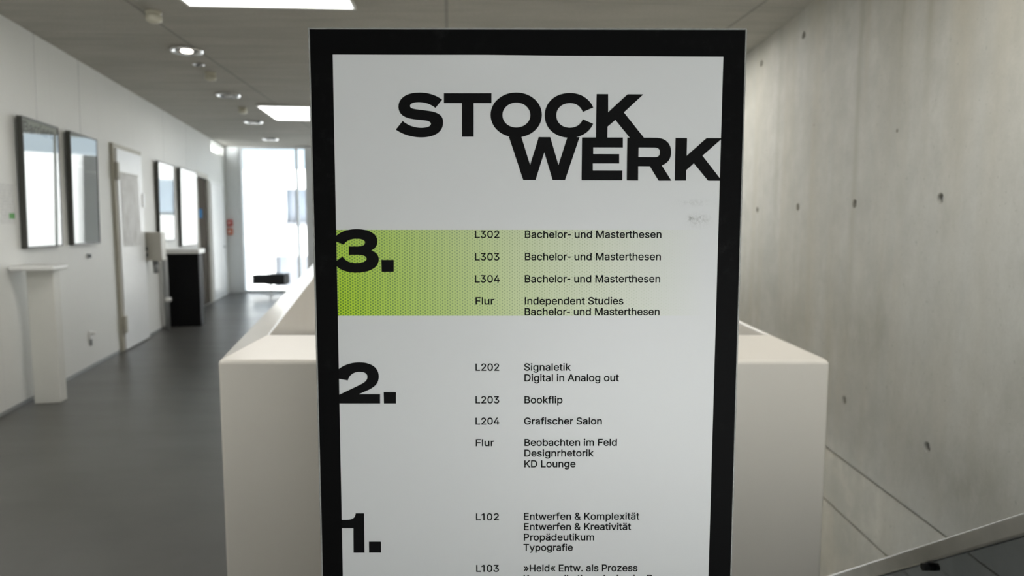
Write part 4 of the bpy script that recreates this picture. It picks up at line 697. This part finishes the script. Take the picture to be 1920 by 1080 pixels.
def text_mesh(txt, width=None, cap=None, weight=0.0):
    """flat text in the x/y plane, baseline at 0; fitted to a width and a capital height"""
    x = 0.0; spl = []; lo, hi = 1e9, -1e9
    for ch in txt:
        adv, sps = GLY[ch]
        for s in sps:
            pts = [tuple((s[i+j] + (x if j % 2 == 0 else 0)) / 1000.0 for j in range(6)) for i in range(0, len(s), 6)]
            lo = min(lo, min(p[2] for p in pts)); hi = max(hi, max(p[2] for p in pts))
            spl.append(('bez', pts))
        x += adv
    sy = (cap or 0.016) / 0.509
    sx = (width / (hi - lo)) if width else sy
    out = [('bez', [((p[0]-lo)*sx, p[1]*sy, (p[2]-lo)*sx, p[3]*sy, (p[4]-lo)*sx, p[5]*sy) for p in pts]) for _, pts in spl]
    return out, (hi - lo) * sx
def flatten(pts, n=5):
    """bezier contour -> corner points"""
    out = []
    for a, b in zip(pts, pts[1:] + pts[:1]):
        p0, p1, p2, p3 = a[2:4], a[4:6], b[0:2], b[2:4]
        straight = abs((p1[0]-p0[0])*(p3[1]-p0[1]) - (p1[1]-p0[1])*(p3[0]-p0[0])) < 1e-9
        for k in range(1 if straight else n):
            t = k / n; u = 1 - t
            out.append(tuple(u**3*p0[i] + 3*u*u*t*p1[i] + 3*u*t*t*p2[i] + t**3*p3[i] for i in (0, 1)))
    return out
def grow(poly, d):
    """move a clockwise outline outwards by d (counters, running the other way, shrink)"""
    n = len(poly); out = []
    for i in range(n):
        p, q, r = poly[i-1], poly[i], poly[(i+1) % n]
        a = Vector((q[0]-p[0], q[1]-p[1])); b = Vector((r[0]-q[0], r[1]-q[1]))
        if a.length < 1e-9 or b.length < 1e-9: out.append(q); continue
        a.normalize(); b.normalize()
        na, nb = Vector((-a.y, a.x)), Vector((-b.y, b.x))
        m = na + nb
        k = d / max(0.4, m.length_squared / 2) if m.length > 1e-6 else 0
        out.append((q[0] + m.x * k, q[1] + m.y * k))
    return out
from mathutils.geometry import delaunay_2d_cdt
def fill_text(spl, offset):
    """constrained triangulation of all contours, kept where the winding number is not zero"""
    bm = bmesh.new()
    polys = [grow(flatten(p), offset) for _, p in spl]
    vs_, es = [], []
    for P in polys:
        k = len(vs_); vs_ += [Vector(p) for p in P]; es += [(k + i, k + (i+1) % len(P)) for i in range(len(P))]
    V, E_, F_, *_r = delaunay_2d_cdt(vs_, es, [], 0, 1e-7)
    segs = [(P[i], P[(i+1) % len(P)]) for P in polys for i in range(len(P))]
    bv = [bm.verts.new((v.x, v.y, 0)) for v in V]
    for f in F_:
        cx = sum(V[i].x for i in f) / len(f); cy = sum(V[i].y for i in f) / len(f)
        w = 0
        for (x0, y0), (x1, y1) in segs:
            if (y0 > cy) != (y1 > cy) and cx < (x1-x0)*(cy-y0)/(y1-y0)+x0: w += 1 if y1 > y0 else -1
        if w: bm.faces.new([bv[i] for i in f])
    for v in [v for v in bm.verts if not v.link_faces]: bm.verts.remove(v)
    g = bmesh.ops.extrude_face_region(bm, geom=bm.faces[:])
    for v in g['geom']:
        if isinstance(v, bmesh.types.BMVert): v.co.z += 0.00012
    bmesh.ops.recalc_face_normals(bm, faces=bm.faces)
    me = bpy.data.meshes.new('text'); bm.to_mesh(me); bm.free(); return me
CAP = 0.0158
def line(name, txt, u0, u1, v):
    a = sp(u0, v); b = sp(u1, v) if u1 else None
    spl, w = text_mesh(txt, (b[0]-a[0]) if b else None, CAP)
    me = fill_text(spl, 0.00040)
    me.transform(Matrix(((1,0,0,a[0]),(0,0,1,YL - 0.0003),(0,1,0,a[1]),(0,0,0,1))))
    bm = bmesh.new(); bm.from_mesh(me); bpy.data.meshes.remove(me)
    bmesh.ops.recalc_face_normals(bm, faces=bm.faces)
    finish(name, to_mesh(bm, name), M['ink'], poster)
for t, u0, u1, v in (('L302', 891, 936, 446), ('L303', 891, 936, 488), ('L304', 891, 936.6, 529.4), ('Flur', 892, 926, 570.7),
                     ('L202', 892, 935.7, 694.7), ('L203', 892, 935.7, 755.8), ('L204', 892, 936, 795.8), ('Flur', 892.5, 926, 836),
                     ('L102', 893, 935.2, 974.9), ('L103', 893.3, 935.2, 1071.4)):
    line('room_number', t, u0, u1, v)
for t, u0, u1, v in (('Bachelor- und Masterthesen', 984.5, 1239.5, 446), ('Bachelor- und Masterthesen', 984.5, 1238.4, 487.7), ('Bachelor- und Masterthesen', 984.3, 1237.3, 529.3),
                     ('Independent Studies', 984.3, 1168.4, 570.6), ('Bachelor- und Masterthesen', 984, 1236, 590.9),
                     ('Signaletik', 983, 1070, 694.5), ('Digital in Analog out', 983.6, 1160, 714.7), ('Bookflip', 983.6, 1054.2, 755.8),
                     ('Grafischer Salon', 983, 1128, 795.6), ('Beobachten im Feld', 983.6, 1156.2, 835.6), ('Designrhetorik', 983.4, 1112.6, 855.6), ('KD Lounge', 983.4, 1078.6, 875.7),
                     ('Entwerfen & Komplexität', 982.6, 1198.2, 974), ('Entwerfen & Kreativität', 982.6, 1182.6, 993.3), ('Propädeutikum', 982.4, 1113.5, 1012.9), ('Typografie', 981.7, 1073.5, 1032.2),
                     ('»Held« Entw. als Prozess', 982, 1194.6, 1070.8), ('Kommunikationsdesign im Raum', 982, 1259, 1090.3)):
    line('course_title', t, u0, u1, v)

# ------------------------------------------------------------------ along the left wall
def at_wall(name, label, cat, s, off=0.0, z=0.0, group=None):
    p = wall_pt(s, off); return thing(name, label, cat, (p.x, p.y, z), AW, group)

def picture(label, s0, s1, z0, z1, title=None, off_top=0.03):
    w, h = s1 - s0, z1 - z0
    t = at_wall('framed_poster', label, 'framed poster', (s0+s1)/2, 0.004, z0, 'glazed posters hung along the left wall')
    t.rotation_mode = 'XYZ'
    t.rotation_euler = (0, math.radians(1.1), AW)
    d = 0.045; b = 0.016
    boxes('picture_frame', M['frame'], [(0, d, -w/2, -w/2+b, 0, h), (0, d, w/2-b, w/2, 0, h), (0, d, -w/2+b, w/2-b, 0, b), (0, d, -w/2+b, w/2-b, h-b, h)], t, bevel=0.002)
    pr = box('print', M['print'], 0.012, d-0.010, -w/2+b, w/2-b, b, h-b, t)
    box('glass_front', M['pictureglass'], d-0.007, d-0.003, -w/2+b, w/2-b, b, h-b, t)
    zc = CH - z1 - 0.01
    bm = bmesh.new(); bm_box(bm, 0.010, 0.012, -0.001, 0.001, h, h + zc)
    finish('hanging_wire', to_mesh(bm, 'hanging_wire'), M['grey'], t).rotation_euler = (0, 0, 0)
    if title:
        spl, tw = text_mesh(title, w*0.80, 0.085)
        me = fill_text(spl, 0.003)
        # text x runs along the wall, away from the viewer
        me.transform(Matrix(((0,0,1,d-0.0092),(1,0,0,-w/2+b+.03),(0,1,0,h-b-.105),(0,0,0,1))))
        finish('title_lettering', me, M['printink'], pr)
    return t
def sz(u, v, off=0.05): return wall_sz(u, v, off)
picture('large glazed poster nearest the viewer, with a grey title strip along its top', sz(36,218)[0], sz(104,232)[0]+.01, 1.298, 2.40, 'Barriere')
picture('glazed poster between the titled poster and the white door, over the light switch', sz(127,246)[0], sz(178,256)[0], 1.298, 2.405)
picture('glazed poster just right of the white door, above the beige box', sz(294,302)[0], sz(323,309)[0], 1.262, 2.39)
picture('widest glazed poster, hanging above the black pedestal', sz(333,317)[0]+.08, sz(366,319)[0], 1.15, 2.40)

# white plinth with a thin cap
t = at_wall('plinth', 'slim white plinth with a thin projecting cap, against the left wall', 'plinth', 5.80, 0.0)
box('shaft', M['plinth'], 0.085, 0.285, -0.06, 0.07, 0, 1.125, t, bevel=0.006)
box('cap', M['white'], 0.012, 0.335, -0.19, 0.12, 1.126, 1.165, t, bevel=0.012)
# black pedestal
t = at_wall('pedestal', 'black pedestal with a pale top slab standing by the dark doorway', 'pedestal', 10.33, 0.0)
box('body', M['black'], 0.045, 0.48, -0.14, 0.15, 0, 1.075, t, bevel=0.004)
box('top_slab', M['white'], 0.004, 0.50, -0.20, 0.22, 1.076, 1.14, t, bevel=0.004)
# beige box and pipe
s0 = 9.36
t = at_wall('wall_box', 'beige metal box with dark knobs on the left wall beside the white door', 'box', s0, 0.0, 1.02)
box('housing', M['beigebox'], 0.002, 0.225, -0.10, 0.12, 0, 0.38, t, bevel=0.006)
for zz in (0.14, 0.06):
    bm = bmesh.new(); bm_lathe(bm, [(0, 0), (.022, 0), (.026, .03), (.018, .05), (0, .05)], 16)
    o = finish('knob', to_mesh(bm, 'knob'), M['black'], t, smooth=True); o.location = (0.035, -0.101, zz + .02); o.rotation_euler = (math.pi/2, 0, 0)
lathe('outlet_pipe', M['grey'], [(0, -0.17), (.03, -0.17), (.034, 0.0), (0, 0.0)], t, (0.11, 0.02, -0.001), 20)
t = at_wall('grey_upright', 'thin grey pipe with a white valve, between the box and black pedestal', 'upright', 9.98, 0.075)
lathe('upright', M['grey'], [(0, 0), (.035, 0), (.035, 1.05), (0, 1.05)], t, None, 20)  # plain grey cylinder near the wall, with a small white disc
lathe('disc', M['white'], [(0, 0), (.04, 0), (.045, .03), (.04, .06), (0, .06)], t, (0.03, -0.03, 0.40), 16)

# doors
def door(name, s0, s1, z1, leaf, frame, proud, label, handle_side=1):
    t = at_wall(name, label, 'door', (s0+s1)/2, 0.0); t['kind'] = 'structure'
    w = s1 - s0; f = 0.05
    boxes('door_frame', frame, [(0.001, proud*0.7, -w/2-f, -w/2, 0, z1+f), (0.001, proud*0.7, w/2, w/2+f, 0, z1+f), (0.001, proud*0.7, -w/2, w/2, z1, z1+f)], t, bevel=0.003)
    lf = box('door_leaf', leaf, 0.002, proud, -w/2+.004, w/2-.004, 0.012, z1-.004, t, bevel=0.004)
    return t, lf, w
a, zt_ = sz(214, 275); b, _ = sz(265, 285)
t, lf, w = door('door_1', a+.05, b-.03, 2.39, M['doorwhite'], M['beige'], 0.055, 'white door with pinned sheets in the left wall')
for zz in (0.22, 2.02):
    box('hinge', M['beige'], 0.045, 0.075, -w/2-.045, -w/2+.02, zz, zz+.2, t, bevel=0.004)
box('lock_plate', M['white'], 0.0555, 0.066, w/2-.06, w/2+.05, 1.72, 1.90, t, bevel=0.004)
pm = NT('sketched_sheet'); vec, c = pm.coords()
nz = pm.noise(vec, 7, 5, 0.6, (1, 1.6, 0.7))
pm.set(Base_Color=pm.mix(pm.ramp(nz, 0.42, 0.68), (0.78, 0.78, 0.77), (0.62, 0.61, 0.59)), Roughness=0.7)
sa, za = sz(224, 322); sb, zb_ = sz(257, 330); _, zc_ = sz(230, 463)
o = at_wall('door_poster', 'large pale sketched sheet stuck on the white door', 'poster', (sa+sb)/2, 0.0565, zc_)
box('sheet', pm.m, 0, 0.002, -(sb-sa)/2, (sb-sa)/2, 0, za - zc_, o)
box('clip', M['beige'], 0.002, 0.006, -(sb-sa)/2, (sb-sa)/2, za-zc_-.012, za-zc_, o)

t = at_wall('door_2', 'dark brown door in the left wall, beyond the black pedestal', 'door', 13.0, 0.0); t['kind'] = 'structure'
box('door_leaf', M['brown'], -0.06, -0.012, -0.405, 0.405, 0.01, 2.35, t)
boxes('door_frame', M['beige'], [(-0.06, 0.018, -0.50, -0.421, 0, 2.44), (-0.06, 0.018, 0.421, 0.47, 0, 2.44), (0.0005, 0.018, -0.421, 0.421, 2.361, 2.44)], t, bevel=0.004)
lathe('door_handle', M['steel'], [(0, 0), (.015, 0), (.015, .12), (0, .12)], t, (0.006, 0.33, 1.0), 16)
p = wall_pt(12.80, -0.0115)
o = thing('door_sign', 'small blue sign plate on the dark brown door', 'sign', (p.x, p.y, 1.62), AW)
box('sign_plate', M['blue'], 0, 0.006, -.16, .16, 0, .16, o, bevel=.002)

t, lf, w = door('door_3', 13.66, 14.92, 2.30, M['doorwhite'], M['white'], 0.035, 'white door at the far end of the left wall')
boxes('door_seal', M['grey'], [(0.026, 0.038, w/2-.03, w/2-.006, 0.02, 2.29)], t)
box('door_handle', M['steel'], 0.036, 0.07, w/2-.20, w/2-.06, 1.02, 1.05, t, bevel=0.004)
w3 = at_wall('window_3', 'small high glazed strip over the far white door', 'window', 14.65, 0.0, 2.95); w3['kind'] = 'structure'
boxes('window_frame', M['white'], [(-.14, -.08, -.648, .648, 0.001, .02), (-.14, -.08, -.648, .648, .18, .199), (-.14, -.08, -.648, -.62, .02, .18), (-.14, -.08, .62, .648, .02, .18)], w3)
box('glass_pane', M['glass'], -.115, -.108, -.62, .62, .02, .18, w3)

# small wall fittings
a, z = wall_sz(166, 480); o = at_wall('light_switch', 'small dark switch on the left wall under the second glazed poster', 'switch', a, 0.0, z)
box('plate', M['grey'], 0.001, 0.012, -.05, .05, -.025, .025, o, bevel=.002); box('rocker', M['black'], 0.012, 0.018, -.03, .03, -.015, .015, o, bevel=.002)
a, z = wall_sz(168, 628); o = at_wall('power_socket', 'white power socket low on the left wall between plinth and door', 'socket', a, 0.0, z)
box('plate', M['white'], 0.001, 0.02, -.045, .045, -.045, .045, o, bevel=.004); lathe('plug', M['white'], [(0, 0), (.03, 0), (.028, .03), (0, .03)], o, (0.034, 0, 0.0), 20); box('cable_end', M['grey'], 0.004, 0.02, -.015, .015, -.11, -.046, o, bevel=.003)
a, z = wall_sz(13, 382); o = at_wall('wall_label', 'pale text sheet with a green mark, on the wall left of the titled poster', 'label', a, 0.0, z)
pm = NT('text_sheet'); vec, c = pm.coords()
ln = pm.math('GREATER_THAN', pm.math('FRACT', pm.math('MULTIPLY', c[2], 45.0)), 0.6)
nz = pm.math('GREATER_THAN', pm.noise(vec, 60, 2, .5, (1, 1, .3)), 0.48)
pm.set(Base_Color=pm.mix(pm.math('MULTIPLY', pm.math('MULTIPLY', ln, nz), 0.35), (0.72, 0.72, 0.70), (0.25, 0.25, 0.25)), Roughness=.6)
box('sheet', pm.m, 0.0005, 0.002, -.12, .12, -.16, .16, o); 
a2, z2 = wall_sz(22, 405); box('logo_mark', M['green'], 0.002, 0.0026, a2-a-.045, a2-a+.045, z2-z-.022, z2-z+.022, o)

# fire call points on the grey pier
for (u, v, mat, lab) in ((431, 418, M['red'], 'red fire call point on the grey pier, upper of the two'), (431.5, 434, M['orange'], 'orange red fire call point on the grey pier, lower of the two')):
    k = (FAR - 0.0) / ray(u, v).y; p = EYE + ray(u, v) * k
    o = thing('fire_call_point', lab, 'call point', (p.x + .01, FAR - .0005, p.z), 0, 'fire call points on the pier')
    box('housing', mat, -.05, .05, -.05, 0, -.07, .07, o, bevel=.006)
    box('press_panel', M['white'], -.022, .022, -.053, -.0501, -.03, .03, o)

# low black bench in front of the far window
p = on_level(508, 552, 0.0)
o = thing('low_bench', 'low black bench on a thin post in front of the far window', 'bench', (p.x, p.y, 0))
box('seat', M['blackseat'], -.33, .12, -.17, .17, .238, .428, o, bevel=.006)
box('seat_cushion', M['blackseat'], -.03, .36, -.18, .18, .220, .448, o, bevel=.012)
lathe('post', M['white'], [(0, 0), (.018, .0), (.018, .2195), (0, .2195)], o, None, 16)
lathe('foot_plate', M['white'], [(0, 0), (.17, 0), (.17, .006), (0.018, .01), (0, .01)], o, None, 24)

# ------------------------------------------------------------------ ceiling fittings
def ceil_light(label, x0, x1, y0, y1, ang):
    cx, cy = (x0+x1)/2, (y0+y1)/2
    t = thing('ceiling_light', label, 'ceiling light', (cx, cy, CH), ang, 'square light panels in the ceiling')
    w, d = (x1-x0)/2, (y1-y0)/2
    boxes('light_frame', M['white'], [(-w, w, -d, -d+.02, -.03, -.0005), (-w, w, d-.02, d, -.03, -.0005), (-w, -w+.02, -d+.02, d-.02, -.03, -.0005), (w-.02, w, -d+.02, d-.02, -.03, -.0005)], t, bevel=.002)
    box('diffuser', M['lamp'], -w+.02, w-.02, -d+.02, d-.02, -.022, -.008, t)
A, B = on_level(362, 5, CH), on_level(678, 12, CH)
ceil_light('big light panel over the sign, cut by the top edge of the view', A.x, B.x, A.y - 1.2, A.y + .04, math.radians(3.5))
A, B = on_level(485, 197, CH), on_level(517, 223, CH)
ceil_light('light panel further down the corridor, partly behind the sign', A.x-.09, A.x + 1.22, A.y, B.y, math.radians(7.0))

for x, y, lab in ((-2.7, 1.7, 'added light panel left of the sign, out of view'), (1.12, 2.45, 'added light panel over the head of the stair, out of view'),
                  (1.2, 6.85, 'added light panel beside the concrete wall, behind the sign'), (1.25, 9.6, 'added light panel over the middle of the stairwell, behind the sign'), (0.3, 12.6, 'added light panel at the far right of the hall, behind the sign')):
    ceil_light(lab, x-.65, x+.65, y-.6, y+.6, math.radians(3.5))  # unseen panels added to brighten the walls and ceiling

def downlight(lit):
    t = thing('downlight', '', 'downlight', (0, 0, CH), 0, 'round downlights along the corridor ceiling')
    lathe('trim_ring', M['chrome'], [(.105, -.0005), (.15, -.0005), (.152, -.012), (.140, -.026), (.122, -.022), (.105, -.006)], t, None, 40)
    lathe('reflector', M['grey'], [(0, -.001), (.104, -.001), (.104, -.004), (0, -.0045)], t, None, 32)
    lathe('bulb', M['bulb'] if lit else M['white'], [(0, -.030), (.045, -.027), (.055, -.016), (.05, -.005), (0, -.005)], t, None, 24)
    return t
P = [on_level(*q, CH) for q in ((350, 93), (428, 177), (475, 227), (507, 260))]
o = downlight(True); o.location = P[0]; o['label'] = 'glowing round downlight, nearest of the row'
o = downlight(False); o.location = P[1]; o['label'] = 'unlit round downlight, second from the viewer in the row'
dup(o, P[2], 'unlit round downlight beside the far light panel, third in the row')
dup(o, P[3], 'farthest unlit round downlight, just before the far window')
def detector():
    t = thing('smoke_detector', '', 'smoke detector', (0, 0, CH), 0, 'smoke detectors between the downlights')
    lathe('mount', M['detector'], [(0, -.0005), (.06, -.0005), (.06, -.02), (0, -.02)], t, None, 28)
    lathe('sensor', M['detector'], [(0, -.0205), (.045, -.0205), (.062, -.045), (.058, -.075), (.035, -.09), (0, -.09)], t, None, 28)
    return t
P = [on_level(*q, CH - .04) for q in ((288, 31), (395, 143), (455, 207))]
for p in P: p.z = CH
o = detector(); o.location = P[0]; o['label'] = 'cream smoke detector nearest the viewer, before the glowing downlight'
dup(o, P[1], 'cream smoke detector between the glowing and the second downlight')
dup(o, P[2], 'cream smoke detector just before the far light panel')
p = on_level(372, 120, CH)
o = thing('ceiling_speaker', 'tiny pale round fitting just behind the glowing downlight', 'ceiling fitting', (p.x, p.y, CH))
lathe('ring', M['chrome'], [(.03, -.0005), (.06, -.0005), (.06, -.010), (.048, -.014), (.03, -.004)], o, None, 28)
lathe('grille', M['grey'], [(0, -.0006), (.029, -.0006), (.029, -.003), (0, -.003)], o, None, 24)
